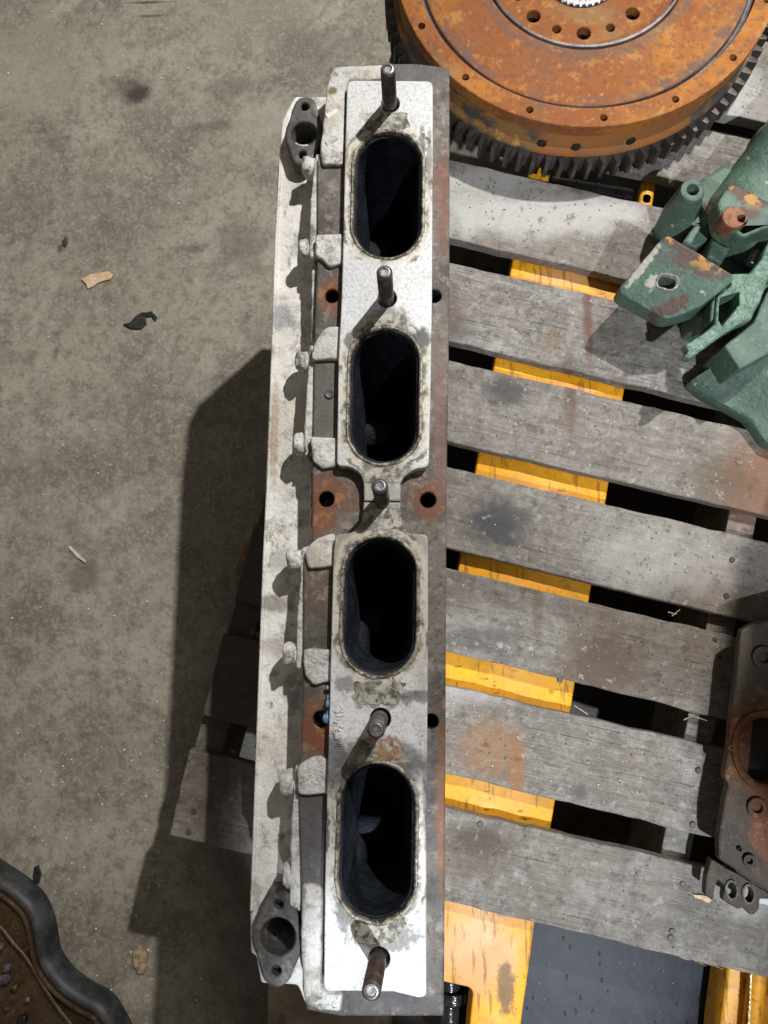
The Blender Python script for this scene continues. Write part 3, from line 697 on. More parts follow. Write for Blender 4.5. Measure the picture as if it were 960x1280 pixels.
# ports: flared liner, worn bead around the opening, guide boss deep inside
for i, (cx, cy, r, hl) in enumerate(PORTS):
    bm = bmesh.new(); prof = [(.0005, Z_TOP-.0035), (-.0035, Z_TOP-.006), (-.0045, Z_TOP-.016), (-.0075, .420), (-.010, .395), (-.013, .34), (-.017, .27)]
    loft(bm, [[Vector((q.x, q.y, z)) for q in stadium(cx, cy, r+d, hl, LEAN, 24)] for d, z in prof], close_last=True)
    lin = link('port_liner', bm, MSOOT, head, smooth=50)
    bm = bmesh.new()
    pr = [(.0040, Z_TOP-.0006), (.0032, Z_TOP+.0007), (.0018, Z_TOP+.0013), (.0004, Z_TOP+.0008), (-.0006, Z_TOP-.001), (-.0010, Z_TOP-.005)]
    lp = []
    for d, z in pr:
        l = []
        for q in stadium(cx, cy, r+d, hl, LEAN, 28):
            nzv = noise.noise(Vector((q.x*110, q.y*110, i)))
            e = q+(q-Vector((cx, cy))).normalized()*nzv*.0011
            l.append(Vector((e.x, e.y, z+.0004*nzv)))
        lp.append(l)
    loft(bm, lp); link('port_bead', bm, MLIP, head, smooth=60)
    bm = bmesh.new()
    # the guide boss: a smooth saddle from the left wall, plus the rounded short-side
    lump(bm, (cx-r*.62, cy-.010-.004*i, .322), (.030, .020, .045), i, .12, 4, 1.0)
    lump(bm, (cx-r*.20, cy-.014-.004*i, .308), (.020, .011, .045), i+3, .25, 3)
    if i >= 2: lump(bm, (cx-r*.75, cy-.045, .33), (.014, .034, .05), i+6, .2, 3)
    gb = link('guide_boss', bm, MSOOT, lin, smooth=80)
# studs
for i, (bx, by, tx, ty, r) in enumerate(studs):
    b = W(bx, by, Z_TOP)+Vector((0, .0, -.012)); L = .066 if i != 2 else .050
    zt = Z_TOP+L
    t = W(tx, ty, zt)
    if i == 2: b.z = Z_TOP-.016
    bm = bmesh.new(); d = (t-b); n = 26; q = d.normalized().to_track_quat('Z', 'Y').to_matrix(); LL = d.length
    loops = []
    steps = 220
    for k in range(steps+1):
        s = LL*k/steps; rad = r
        if s > LL*.35: rad = r*(.97+.035*math.sin(s/.0016*2*math.pi))   # worn thread
        if s > LL-.0018: rad = r*.93-(s-(LL-.0018))*.9
        loops.append([b+q@Vector((rad*math.cos(2*math.pi*a/n), rad*math.sin(2*math.pi*a/n), s)) for a in range(n)])
    loft(bm, loops)
    so = link('stud', bm, MSTUDR if i >= 4 else MSTUD, head, smooth=50)
    bm = bmesh.new(); rt = r*.93-.0016
    loft(bm, [[b+q@Vector((rr*math.cos(2*math.pi*a/n), rr*math.sin(2*math.pi*a/n), LL+z)) for a in range(n)] for rr, z in ((rt, -.0002), (rt*.75, .0003), (rt*.62, -.0012), (rt*.05, -.0014))], close_last=True)
    link('stud_tip', bm, MTIP, so, smooth=50)
# gasket residue pads beside the studs
res = [[(459, 140), (508, 140), (513, 160), (455, 166)], [(461, 393), (505, 391), (512, 412), (455, 416)], [(456, 585), (500, 585), (500, 603), (456, 603)], [(456, 636), (500, 636), (506, 660), (448, 664)], [(441, 852), (508, 852), (497, 880), (448, 880)], [(449, 925), (495, 926), (512, 954), (430, 954)], [(438, 1148), (512, 1148), (494, 1180), (442, 1180)]]
for i, pl in enumerate(res):
    pp = WP(pl, Z_TOP)
    # clip the side that faces the port: keep outside the opening
    pts = jitter(resample(rounded(pp, .003), .0022), .0022, 160, i)
    port = min(PORTS, key=lambda P: (Vector(P[:2])-sum(pp, Vector((0, 0)))/4).length)
    cx, cy, r, hl = port; fixed = []
    for q in pts:
        yc = max(cy-hl, min(cy+hl, q.y)); v = q-Vector((cx, yc)); lim = r+.0035
        fixed.append(Vector((cx, yc))+v.normalized()*max(v.length, lim) if v.length < lim else q)
    bm = bmesh.new(); prism(bm, fixed, Z_TOP-.0005, Z_TOP+.0006, bev=.0003); link('gasket_residue', bm, MRES, head, smooth=40)
# raised cast characters near the edge, worn past reading
bm = bmesh.new()
for k in range(11):
    p = W(424.2-k*.12, 884+k*4.9, Z_TOP)
    for j in range(3):
        lump(bm, (p.x+random.uniform(-.0035, .0035), p.y+random.uniform(-.0012, .0012), Z_TOP), (random.choice((.003, .001)), random.choice((.0006, .0014)), .0011), k*3+j, .3, 1)
tag(link('worn_cast_marks', bm, MFACE, head, smooth=60), kind='stuff')
# dried blue paint drips on the plate edge
for j, (px, py, r) in enumerate([(411, 872, .003), (411, 880, .0045), (411, 893, .0035), (408, 899, .005), (409, 860, .0022)]):
    p = W(px, py, .474); bm = bmesh.new(); lump(bm, (p.x, p.y, .472), (r*.8, r*1.1, r*.8), j, .4, 2); link('paint_drip', bm, MBLUE, head, smooth=80)
# pale cast lumps between plate and side flange
def pad(px, z1, z0=zb-.02, r=.005, bev=.0026, name='casting_lump', mat=None, zf=None):
    pts = rounded(WP(px, z1), r, 6)
    pts = jitter(resample(pts, .004), .0011, 90, px[0][0])
    bm = bmesh.new(); prism(bm, pts, z0, z1, bev=bev, zf=zf); return link(name, bm, mat or MLUMP, head, smooth=60)
ZL = zb+.006
pad([(415, 83), (484, 80), (484, 98), (436, 100), (432, 110), (429, 205), (403, 206), (400, 190), (404, 155), (408, 110)], ZL)
pad([(394, 292), (430, 292), (429, 328), (412, 334), (400, 322), (394, 318)], ZL)
pad([(406, 408), (427, 407), (426, 449), (390, 450), (390, 434), (398, 420)], ZL)
pad([(387, 545), (423, 547), (420, 583), (403, 586), (391, 577)], ZL)
pad([(392, 674), (419, 665), (419, 708), (384, 711), (382, 688)], ZL)
pad([(379, 811), (417, 811), (415, 852), (391, 858), (380, 842)], ZL)
pad([(384, 949), (400, 945), (414, 951), (413, 993), (372, 995), (371, 958)], ZL)
pad([(377, 1106), (402, 1108), (404, 1116), (401, 1232), (427, 1242), (426, 1268), (395, 1265), (381, 1258), (378, 1236), (375, 1180)], ZL, bev=.006)
# ridges on the first lump
for k, y in enumerate((138, 172)):
    a = W(405, y+8, ZL); c = W(424, y, ZL); bm = bmesh.new()
    tube(bm, (a.x+.003, a.y, ZL-.0038), (c.x-.002, c.y, ZL-.0038), .0052, .0050, n=24); link('cast_rib', bm, MWHITE, head, smooth=60)
# dark machined side pads are the casting block itself; the side flanges stand left of them
ZS = .462
flanges = [[(392, 192), (401, 192), (400, 250), (397, 322), (389, 322), (390, 250)], [(385, 431), (394, 430), (393, 500), (391, 560), (385, 570), (382, 555), (384, 500)], [(376, 684), (390, 680), (388, 760), (383, 838), (372, 836), (374, 760)], [(366, 958), (377, 957), (375, 1050), (377, 1140), (364, 1132), (365, 1050)]]
for pl in flanges: pad([(x-1.6 if k in (0, 4, 5, 3) and False else (x-2.2 if k > 2 else x+2.2), y) for k, (x, y) in enumerate(pl)], ZS, Z_RAIL-.01, .002, .0022, 'side_flange')
bosses = [(384, 205, 5.5, 10), (380, 309, 6, 11), (376, 449, 6, 12), (373, 554, 6, 14), (367, 700, 8, 13), (361, 818, 7, 14), (358, 981, 7, 16), (359, 1096, 5, 18)]
for j, (px, py, rx, ry) in enumerate(bosses):
    p = W(px, py, ZS-.004); q = W(px+rx, py+ry, ZS-.004); bm = bmesh.new()
    lump(bm, (p.x, p.y, ZS-.014), (abs(q.x-p.x)*1.25, abs(q.y-p.y)*1.0, .015), j*5, .28, 3); link('bolt_boss', bm, MLUMP, head, smooth=80)
    bm = bmesh.new(); tube(bm, (p.x, p.y, ZS-.016), (p.x+.022, p.y, ZS-.014), .0125, n=20); link('bolt_shank', bm, MWHITE, head, smooth=60)
# web between boss pairs (casts the deep notch shadows)
for pl in ([(390, 330), (397, 330), (393, 425), (389, 425)], [(387, 590), (391, 590), (391, 660), (387, 660)]):
    pad(pl, ZS-.006, Z_RAIL-.01, .001, .002, 'rear_web')
# side rail: the low white shelf along the left edge
rail_out = [(352, 150), (368, 120), (412, 120), (415, 200), (412, 1266), (384, 1262), (372, 1232), (326, 1230), (320, 1196), (313, 1192), (312, 1120), (317, 1000), (328, 700), (340, 400), (347, 210)]
rp = WP(rail_out, Z_RAIL)
pf = [circle(*W(380, 166, Z_RAIL).xy, .0165), circle(*W(347, 1168, Z_RAIL).xy, .0195)]
bm = bmesh.new(); prism(bm, rounded(rp, .004), Z_DECK, Z_RAIL, holes=pf, bev=.003, zh=.36)
link('side_rail', bm, MWHITE, head, smooth=40)
lipo = [(347.5, 206), (351.5, 207), (347, 300), (344.5, 400), (338, 600), (332.5, 700), (321.5, 1000), (316.5, 1140), (312, 1140), (317, 1000), (328, 700), (333, 600), (340, 400), (343, 300)]
bm = bmesh.new(); prism(bm, rounded(WP(lipo, Z_RAIL+.004), .001), Z_RAIL-.002, Z_RAIL+.004, bev=.0015); link('rail_lip', bm, MWHITE, head, smooth=50)
# outlet flanges
def oval_flange(cx, cy, hx, hy, rb, hw, holes, z):
    c = W(cx, cy, z); pts = []
    ks = 48
    A = W(*holes[0], z); B = W(*holes[1], z)
    ax = (A.xy-B.xy).normalized(); nx_ = Vector((ax.y, -ax.x))
    ctr = c.xy
    halfA = (A.xy-ctr).length+hy; halfB = (B.xy-ctr).length+hy
    # outline: big circle joined to two small end circles by tangents
    from math import acos, cos, sin, pi
    def ends(P, r2):
        d = (P-ctr); L = d.length; al = acos((rb-r2)/L); th = math.atan2(d.y, d.x); return th, al, r2
    tA, aA, rA = ends(A.xy, hx); tB, aB, rB = ends(B.xy, hx)
    for k in range(9): th = tA-aA+2*aA*k/8; pts.append(A.xy+Vector((cos(th), sin(th)))*rA)
    s = tA+aA; e = tB-aB
    while e < s: e += 2*pi
    for k in range(1, 8): th = s+(e-s)*k/8; pts.append(ctr+Vector((cos(th), sin(th)))*rb)
    for k in range(9): th = tB-aB+2*aB*k/8; pts.append(B.xy+Vector((cos(th), sin(th)))*rB)
    s = tB+aB; e = tA-aA
    while e < s: e += 2*pi
    for k in range(1, 8): th = s+(e-s)*k/8; pts.append(ctr+Vector((cos(th), sin(th)))*rb)
    pts = jitter(resample(pts, .003), .001, 70, cx)
    bm = bmesh.new(); hs = [circle(ctr.x, ctr.y, hw, 36)]+[circle(W(*h, z).x, W(*h, z).y, .0052, 18) for h in holes]
    prism(bm, pts, Z_RAIL, z, holes=hs, bev=.003, hbev=.0015, zh=Z_RAIL+.001)
    f = link('outlet_flange', bm, MFLANGE, head, smooth=40)
    bm = bmesh.new()
    lp = [[Vector((q.x, q.y, zz)) for q in circle(ctr.x+.002*(z-zz)/.05, ctr.y, hw*s, 36)] for s, zz in ((1.0, z-.006), (.96, z-.02), (.93, z-.05), (.92, z-.08))]
    loft(bm, lp, close_last=True); link('flange_bore', bm, MFLANGE, f, smooth=60)
    for h in holes:
        p = W(*h, z); bm = bmesh.new(); prism(bm, circle(p.x, p.y, .0053, 18), z-.012, z-.010); link('screw_hole', bm, MHOLE, f)
oval_flange(380, 167, .0145, .012, .0245, .0160, [(381, 133), (378, 193)], Z_FL)
oval_flange(347, 1171, .0165, .012, .0285, .0190, [(348, 1131), (345.5, 1214)], Z_FL)
# screw in the dark pad beside the second port
p = W(412, 493, zb); bm = bmesh.new(); lathe(bm, [(.0055, zb-.002), (.0055, zb+.0015), (.0045, zb+.0025), (.002, zb+.0018)], p.x, p.y, 14); link('plug_screw', bm, MFLANGE, head, smooth=40)
bm = bmesh.new()
for k in range(14):
    t = k/13; q = W(374.5+.3*math.sin(k), 330+t*150, Z_RAIL)
rebase(head)
for c in head.children:
    for g in c.children: g.matrix_parent_inverse = Matrix.Identity(4)

# ------------------------------------------------------------------ the flywheel
FC = (.258, .965); ZFACE = .312
fly = empty('flywheel', (FC[0], FC[1], Z_DECK), 'orange rusted flywheel with toothed ring gear lying flat on the pallet', 'flywheel')
bm = bmesh.new()
bolt_r = .268
hs = []
hb = []
for k in range(16):
    a = math.radians(-92.5+22.5*k+5.6); hb.append((FC[0]+bolt_r*math.cos(a), FC[1]+bolt_r*math.sin(a)))
prism(bm, circle(*FC, .2815, 160), ZFACE-.02, ZFACE, holes=[circle(*FC, .2525, 140)]+[circle(x, y, .0055, 14) for x, y in hb], bev=.002, zh=ZFACE-.012)
link('outer_rim', bm, MRUST, fly, smooth=40)
for x, y in hb:
    bm = bmesh.new(); prism(bm, circle(x, y, .0056, 14), ZFACE-.014, ZFACE-.0105); link('rim_hole', bm, MHOLE, fly)
bm = bmesh.new(); lathe(bm, [(.2525, ZFACE-.019), (.2525, ZFACE-.012), (.250, ZFACE-.0135), (.246, ZFACE-.0135), (.243, ZFACE-.009)], *FC, n=140, cap=False); link('rim_groove', bm, MDGREY, fly, smooth=50)
bm = bmesh.new(); lathe(bm, [(.243, ZFACE-.012), (.243, ZFACE-.0085), (.241, ZFACE-.0075), (.156, ZFACE-.0075), (.154, ZFACE-.0085), (.154, ZFACE-.0145), (.150, ZFACE-.0145)], *FC, n=140, cap=False); link('friction_face', bm, MRUST, fly, smooth=40)
bm = bmesh.new(); lathe(bm, [(.1525, ZFACE-.010), (.151, ZFACE-.0065), (.1475, ZFACE-.0062), (.146, ZFACE-.009), (.144, ZFACE-.05)], *FC, n=140, cap=False); link('inner_edge', bm, MDGREY, fly, smooth=50)
hub = Vector((FC[0]+.0, FC[1]-.0))
hh = []
for k in range(16): a = math.radians(-90+22.5*k); hh.append((hub.x+.104*math.cos(a), hub.y+.104*math.sin(a), .0105 if k % 2 == 0 else .0068))
bm = bmesh.new(); prism(bm, circle(hub.x, hub.y, .146, 120), ZFACE-.055, ZFACE-.035, holes=[circle(hub.x, hub.y, .062, 60)]+[circle(x, y, r, 20) for x, y, r in hh], bev=.001, zh=ZFACE-.05, hbev=.001)
link('hub_plate', bm, MRUST, fly, smooth=40)
bm = bmesh.new(); prism(bm, circle(hub.x, hub.y, .16, 60), ZFACE-.075, ZFACE-.06); link('hub_underside', bm, MHOLE, fly)
bm = bmesh.new(); lp = []
for z, rr in ((ZFACE-.05, .060), (ZFACE-.034, .060), (ZFACE-.033, .058), (ZFACE-.033, .050), (ZFACE-.045, .048)):
    lp.append([Vector((hub.x+(rr+.0015*(1 if (k//2) % 2 else -1))*math.cos(2*math.pi*k/160), hub.y+(rr+.0015*(1 if (k//2) % 2 else -1))*math.sin(2*math.pi*k/160), z)) for k in range(160)])
loft(bm, lp); link('pilot_ring', bm, MTIP, fly, smooth=30)
bm = bmesh.new(); lathe(bm, [(.2785, ZFACE-.0195), (.2775, ZFACE-.03), (.277, .256), (.279, .2535), (.2835, .2525), (.2845, .248)], *FC, n=160, cap=False); link('outer_wall', bm, MFSIDE, fly, smooth=40)
bm = bmesh.new(); NT = 88; out = []
for k in range(NT):
    a0 = 2*math.pi*k/NT; da = 2*math.pi/NT
    for f, r in ((0.0, .2835), (.18, .2835), (.34, .2985), (.62, .2985), (.76, .2855)):
        a = a0+f*da; out.append(Vector((FC[0]+r*math.cos(a), FC[1]+r*math.sin(a))))
prism(bm, out, .212, .247, holes=[circle(*FC, .262, 100)], bev=.0010)
link('ring_gear', bm, MGEAR, fly, smooth=30)
bm = bmesh.new(); lathe(bm, [(.262, .246), (.262, .2005)], *FC, n=100, cap=False); link('rear_boss', bm, MGEAR, fly, smooth=40)
for px in (675, 720, 795):
    p = W(px, 190 if px < 700 else 196, .262); d = (p.xy-Vector(FC)).normalized(); s = Vector(FC)+d*.2745
    bm = bmesh.new(); tube(bm, (s.x, s.y, .262), (s.x+d.x*.0052, s.y+d.y*.0052, .262), .0068, n=16); link('balance_hole', bm, MHOLE, fly, smooth=40)
rebase(fly)
#PART2
# ------------------------------------------------------------------ the green casting at the right
gp = W(930, 400, Z_DECK)
grn = empty('green_casting', (gp.x, gp.y, Z_DECK), 'green enamelled gearbox casting with chipped rusty lugs on the right of the pallet', 'machine part')
def gpr(name, px, z1, z0, mat=MGREEN, r=.003, bev=.003, holes=(), zf=None, par=None, zh=None):
    bm = bmesh.new(); pts = jitter(resample(rounded(WP(px, z1), r), .008), .0012, 60, px[0][0])
    prism(bm, pts, z0, z1, holes=holes, bev=bev, zf=zf, zh=zh, hbev=.001 if holes else 0); return link(name, bm, mat, par or grn, smooth=40)
# barrel
e0 = W(866, 268, .27).xy; e1 = W(975, 134, .27).xy; d = (e1-e0).normalized(); n = Vector((d.y, -d.x))
a = e0+n*.060-d*.0; b = e0+n*.060+d*.42
bm = bmesh.new(); A = Vector((a.x, a.y, .258)); B = Vector((b.x, b.y, .258)); q = (B-A).normalized().to_track_quat('Z', 'Y').to_matrix()
lp = []
for s_, rr in ((-.004, .02), (0, .042), (.012, .053), (.03, .058), (.15, .061), (.153, .064), (.17, .064), (.173, .062), (.42, .065)):
    lp.append([A+(B-A).normalized()*s_+q@Vector((rr*math.cos(2*math.pi*k/64), rr*math.sin(2*math.pi*k/64), 0)) for k in range(64)])
loft(bm, lp, close_last=True, close_first=True); link('barrel', bm, MGREEN, grn, smooth=50)
# lug with a through hole
c = W(866, 237, .305)
bm = bmesh.new(); n_ = 40; lp = []
for rr, z in ((.027, .2), (.026, .25), (.020, .285), (.0175, .298), (.0168, .3035), (.0155, .305), (.0088, .305), (.0082, .3035), (.0082, .25)):
    lp.append([Vector((c.x+.004*(.305-z)/.1+rr*math.cos(2*math.pi*k/n_), c.y-.01*(.305-z)/.1+rr*math.sin(2*math.pi*k/n_), z)) for k in range(n_)])
loft(bm, lp, close_last=True); lug = link('lug', bm, MGREEN, grn, smooth=50)
bm = bmesh.new(); prism(bm, circle(c.x, c.y, .0084, 24), .270, .286); link('bolt_hole', bm, MHOLE, lug)
gpr('web', [(874, 226), (906, 203), (925, 215), (912, 262), (884, 268), (872, 250)], .276, .2, bev=.006)
gpr('web', [(868, 246), (876, 246), (884, 282), (868, 284), (856, 270)], .262, .2, bev=.006)
gpr('body_floor', [(856, 292), (872, 278), (905, 262), (990, 270), (990, 380), (925, 385), (888, 330), (860, 308)], .236, .2, bev=.004)
gpr('pad', [(853, 303), (869, 281), (891, 283), (889, 297), (871, 310)], .270, .2)
gpr('column', [(893, 292), (905, 285), (919, 293), (914, 308), (902, 330), (884, 320)], .285, .2)
gpr('column', [(940, 300), (975, 285), (975, 330), (957, 306)], .285, .2)
# rusty upper lug with its bored boss
hc = W(927, 276, .338)
gpr('rusty_lug', [(897, 253), (912, 229), (921, 229), (985, 266), (985, 284), (956, 286), (929, 297), (902, 279)], (.336), .30, bev=.004, holes=[circle(hc.x, hc.y, .008, 20, .006)])['label'] = 'rusty bored lug'
bm = bmesh.new(); c2 = W(918, 271, .344); lathe(bm, [(.0160, .320), (.0155, .3425), (.0145, .344)], c2.x, c2.y, n=32, cap=False)
prism(bm, circle(c2.x, c2.y, .0145, 32), .32, .344, holes=[circle(hc.x-.002, hc.y, .0068, 18, .0058)], zh=.30)
link('bored_boss', bm, m_cast('brown_rust', (.17, .075, .045), (.10, .05, .035), (.24, .10, .05), .45, .7), grn, smooth=40)
gpr('rib', [(905, 283), (960, 285), (962, 292), (930, 303), (906, 292)], .290, .22)
# silver bolt end in the pocket
a = W(937, 331, .28); b = W(946, 313, .28); bm = bmesh.new(); tube(bm, a, b, .0062, n=18, cham=.002); link('bare_bolt', bm, MTIP, grn, smooth=40)
# large chipped bracket with the slot, tilted
bc = W(845, 352, .315)
def zbr(x, y):
    return min(.316+.62*((x-bc.x)*.49+(y-bc.y)*.87), .337+.04*((x-bc.x)*.49+(y-bc.y)*.87))
def WBR(px, py):
    p = W(px, py, .315)
    for _ in range(8): p = W(px, py, zbr(p.x, p.y))
    return p.xy
slot = [Vector((bc.x+u*math.cos(-.35)-v*math.sin(-.35), bc.y+u*math.sin(-.35)+v*math.cos(-.35))) for u, v in [(p.x, p.y) for p in [Vector((q.y, q.x)) for q in stadium(0, 0, .0068, .0055)]]]
sc = WBR(834, 353)-Vector((bc.x, bc.y)); slot = [q+sc for q in slot]
bm = bmesh.new(); base_ = [WBR(*q) for q in [(774, 360), (829, 296), (836, 294), (917, 343), (916, 352), (897, 367), (877, 383), (837, 399), (830, 398), (776, 368)]]
pb = jitter(resample(rounded(base_, .003), .004), .001, 60, 774); pbc = ccw(pb); c0 = sum(pbc, Vector((0, 0)))/len(pbc)
prism(bm, pb, .262, .315, holes=[slot], bev=.003, zf=zbr, zh=.27); link('slotted_bracket', bm, MGREEN, grn, smooth=40)
bm = bmesh.new()
lp = []
for dd, dz in ((.0030, .0002), (.0020, .0016), (.0004, .0014), (-.0010, -.002)):
    lp.append([Vector((q.x, q.y, zbr(q.x, q.y)+dz)) for q in offset(ccw(slot), dd)])
loft(bm, lp); link('slot_bead', bm, simple('chipped_pale_metal', (.40, .38, .34), (.20, .17, .14), 120, .4, .3), grn, smooth=60)
gpr('bracket_support', [(868, 352), (917, 345), (925, 385), (899, 410), (875, 400)], .272, .2, mat=MGREEN)
gpr('rib', [(888, 402), (898, 397), (900, 372), (893, 369), (889, 380)], .308, .25, mat=MGREEN)
pocket = ccw(WP([(899, 372), (924, 365), (925, 380), (903, 408), (898, 400)], .315))
gpr('pitted_flange', [(914, 342), (938, 341), (952, 322), (960, 304), (1000, 285), (1000, 346), (961, 350), (950, 378), (939, 399), (909, 414), (864, 448), (855, 446), (861, 438), (856, 431), (881, 415), (894, 405), (897, 370), (914, 356)], .315, .298, mat=MGR2, r=.002, bev=.003, holes=[pocket], zh=.25)
gpr('flange_wall', [(905, 432), (942, 404), (965, 352), (1000, 345), (1000, 420), (925, 462)], .297, .2, mat=MGREEN)
# lower case: broad smooth top, stepping down to the left
q0 = W(880, 485, .22).xy; q1 = W(945, 425, .26).xy; qd = (q1-q0).normalized(); LQ = (q1-q0).length
def zcase(x, y):
    t = max(0, min(1.3, (Vector((x, y))-q0).dot(qd)/LQ)); return .225+.045*t*t*(3-2*min(t, 1.0))
pts = WP([(864, 474), (916, 441), (940, 402), (962, 352), (1020, 330), (1020, 575), (962, 552), (940, 521), (909, 504), (882, 490)], .235)
bm = bmesh.new(); pts = resample(rounded(pts, .006), .004)
# inner rings so that the curved top is really curved
pc = ccw(pts); ctr = sum(pc, Vector((0, 0)))/len(pc); loops = [[Vector((q.x, q.y, Z_DECK+.001)) for q in pc], [Vector((q.x, q.y, zcase(q.x, q.y)-.004)) for q in pc]]
for f in (.985, .93, .86, .78, .68, .56, .42, .25, .02):
    l = []
    for q in pc:
        w_ = ctr.lerp(q, f); l.append(Vector((w_.x, w_.y, zcase(w_.x, w_.y))))
    loops.append(l)
loft(bm, loops, close_last=True); link('lower_case', bm, MGREEN, grn, smooth=60)
bm = bmesh.new()
a = W(905, 470, .245); b = W(945, 494, .245)
for k in range(16):
    t = k/15; p = a.lerp(b, t); lump(bm, (p.x, p.y, zcase(p.x, p.y)), (.002, .0006, .0004), k, .3, 1)
link('casting_seam', bm, MGREEN, grn, smooth=60)
rebase(grn)
lug.children[0].matrix_parent_inverse = Matrix.Identity(4)

# ------------------------------------------------------------------ oily brown casting, lower right
rp_ = W(940, 930, Z_DECK)
brn = empty('oily_brown_casting', (rp_.x, rp_.y, Z_DECK), 'dark oily brown casting with large rusty bore and bolt bosses at the right pallet edge', 'machine part')
ZR = .262
rsp = [(W(955, 935, ZR).x, W(955, 935, ZR).y, .050, .060, .9, (.16, .055, .015)), (W(960, 1035, ZR).x, W(960, 1035, ZR).y, .02, .05, .9, (.15, .045, .015)), (W(925, 820, ZR).x, W(925, 820, ZR).y, .02, .08, .4, (.11, .095, .075))]
MBRN = m_cast('shaded_oily_iron', (.050, .031, .017), (.028, .018, .011), (.10, .040, .012), .58, .55, rsp)  # brown rust, darkened further with the shade lying over this casting
def bpr(name, px, z1, z0, holes=(), r=.004, bev=.003, mat=None, zh=None):
    bm = bmesh.new(); prism(bm, jitter(resample(rounded(WP(px, z1), r), .006), .001, 60, px[0][1]), z0, z1, holes=holes, bev=bev, zh=zh, hbev=.0015 if holes else 0)
    return link(name, bm, mat or MBRN, brn, smooth=40)
ho = W(956, 938, ZR)
bore = circle(ho.x, ho.y, .034, 40, .042)
bpr('face', [(926, 788), (940, 780), (1030, 755), (1030, 1125), (965, 1118), (922, 1090), (899, 1074), (898, 1042), (910, 980), (905, 972), (910, 940), (914, 900), (922, 832)], ZR, .250, [bore], zh=.236)
bpr('foot', [(950, 800), (1030, 775), (1030, 1125), (980, 1110), (935, 1070), (930, 990), (940, 880)], .2505, Z_DECK, [circle(ho.x, ho.y, .036, 40, .044)], zh=.236)
bm = bmesh.new(); prism(bm, circle(ho.x, ho.y, .0352, 40, .0432), .2322, .236); link('bore_bottom', bm, MHOLE, brn)
bm = bmesh.new(); rr = [[Vector((q.x, q.y, z)) for q in circle(ho.x, ho.y, .034+dd, 40, .042+dd)] for dd, z in ((.010, ZR-.001), (.009, ZR+.004), (.002, ZR+.004), (0, ZR+.002), (-.001, ZR-.006))]
loft(bm, rr); link('bore_rim', bm, MBRN, brn, smooth=50)
for px, py, r in ((955, 822, .0150), (947, 1010, .0130), (937, 1076, .008), (925, 1062, .003), (915, 935, .004)):
    c = W(px, py, ZR+.004); bm = bmesh.new()
    prism(bm, circle(c.x, c.y, r, 28), ZR-.002, ZR+.005, holes=[circle(c.x, c.y, r*.48, 18)], bev=.001, zh=ZR-.001, hbev=.0008); bo = link('bolt_boss', bm, MBRN, brn, smooth=40)
bh_ = [circle(*W(914, 1112, .24).xy, .0055, 18, .010), circle(*W(935, 1117, .24).xy, .0055, 18, .009)]
bpr('ear', [(889, 1073), (922, 1092), (965, 1118), (965, 1124), (950, 1124), (949, 1136), (943, 1144), (938, 1144), (928, 1135), (922, 1136), (904, 1126), (905, 1107), (899, 1100), (894, 1108), (891, 1126), (881, 1119), (883, 1096)], .240, .228, bh_, r=.0015, bev=.0015)
for h in bh_:
    c = sum(h, Vector((0, 0)))/len(h); bm = bmesh.new()
    rr = [[Vector((q.x, q.y, z)) for q in circle(c.x, c.y, .0055+dd, 22, .0095+dd)] for dd, z in ((.0035, .2395), (.003, .2425), (.0005, .2428), (-.0006, .236))]
    loft(bm, rr); link('ear_bushing', bm, MFLANGE, brn, smooth=50)
bpr('ear_stem', [(905, 1065), (965, 1100), (990, 1140), (960, 1122), (925, 1098)], .238, .20)
rebase(brn)

# ------------------------------------------------------------------ oil pan standing on the floor, lower left
ZP = ZG+.040
pp = W(30, 1220, ZP)
pan = empty('oil_pan', (pp.x, pp.y, ZG), 'brown oily casting with rounded blue grey rim on the floor at lower left', 'machine part')
outer = [(-60, 1060), (-20, 1078), (0, 1092), (22, 1106), (45, 1128), (56, 1155), (60, 1180), (63, 1198), (78, 1221), (103, 1240), (131, 1253), (150, 1285), (170, 1330), (170, 1420), (-60, 1420)]
MRIM = simple('blue_grey_rim', (.014, .016, .018), (.048, .053, .058), 30, .5, k=(.40, .66))
MPAN = m_cast('oily_brown_pan', (.085, .052, .025), (.045, .028, .014), (.12, .065, .028), .5, .42)
base = resample(rounded(WP(outer, ZP), .02), .006)
bc_ = ccw(base)
prof = [(0, ZG), (0, ZP-.026), (-.003, ZP-.018), (-.009, ZP-.008), (-.016, ZP-.002), (-.021, ZP-.001), (-.024, ZP-.005)]
bm = bmesh.new(); loft(bm, [[Vector((q.x, q.y, z)) for q in offset(bc_, d_)] for d_, z in prof]); link('rim', bm, MRIM, pan, smooth=60)
prof = [(-.0235, ZP-.004), (-.028, ZP-.010), (-.034, ZP-.013), (-.036, ZP-.010), (-.039, ZP-.010), (-.041, ZP-.016), (-.05, ZP-.022), (-.07, ZP-.026)]
bm = bmesh.new(); loft(bm, [[Vector((q.x, q.y, z)) for q in offset(bc_, d_)] for d_, z in prof], close_last=True)
link('pan_floor', bm, MPAN, pan, smooth=50)
a = [W(x, y, ZP-.018) for x, y in [(-10, 1150), (4, 1162), (16, 1178), (29, 1192), (40, 1208), (52, 1228), (68, 1254), (90, 1282), (110, 1310)]]
bm = bmesh.new()
for p, q in zip(a, a[1:]): tube(bm, p, q, .004, n=10)
link('stiffening_ridge', bm, MPAN, pan, smooth=80)
for j, (px, py, r, m_) in enumerate([(7, 1212, .008, MFLANGE), (3, 1225, .010, MFLANGE), (17, 1235, .006, MPAN), (27, 1276, .008, MBLACK), (8, 1262, .005, MPAN), (-2, 1185, .007, MFLANGE)]):
    p = W(px, py, ZP-.012); bm = bmesh.new(); lump(bm, (p.x, p.y, ZP-.018), (r, r*.9, .008), j*4, .3, 3); link('bolt_head', bm, m_, pan, smooth=80)
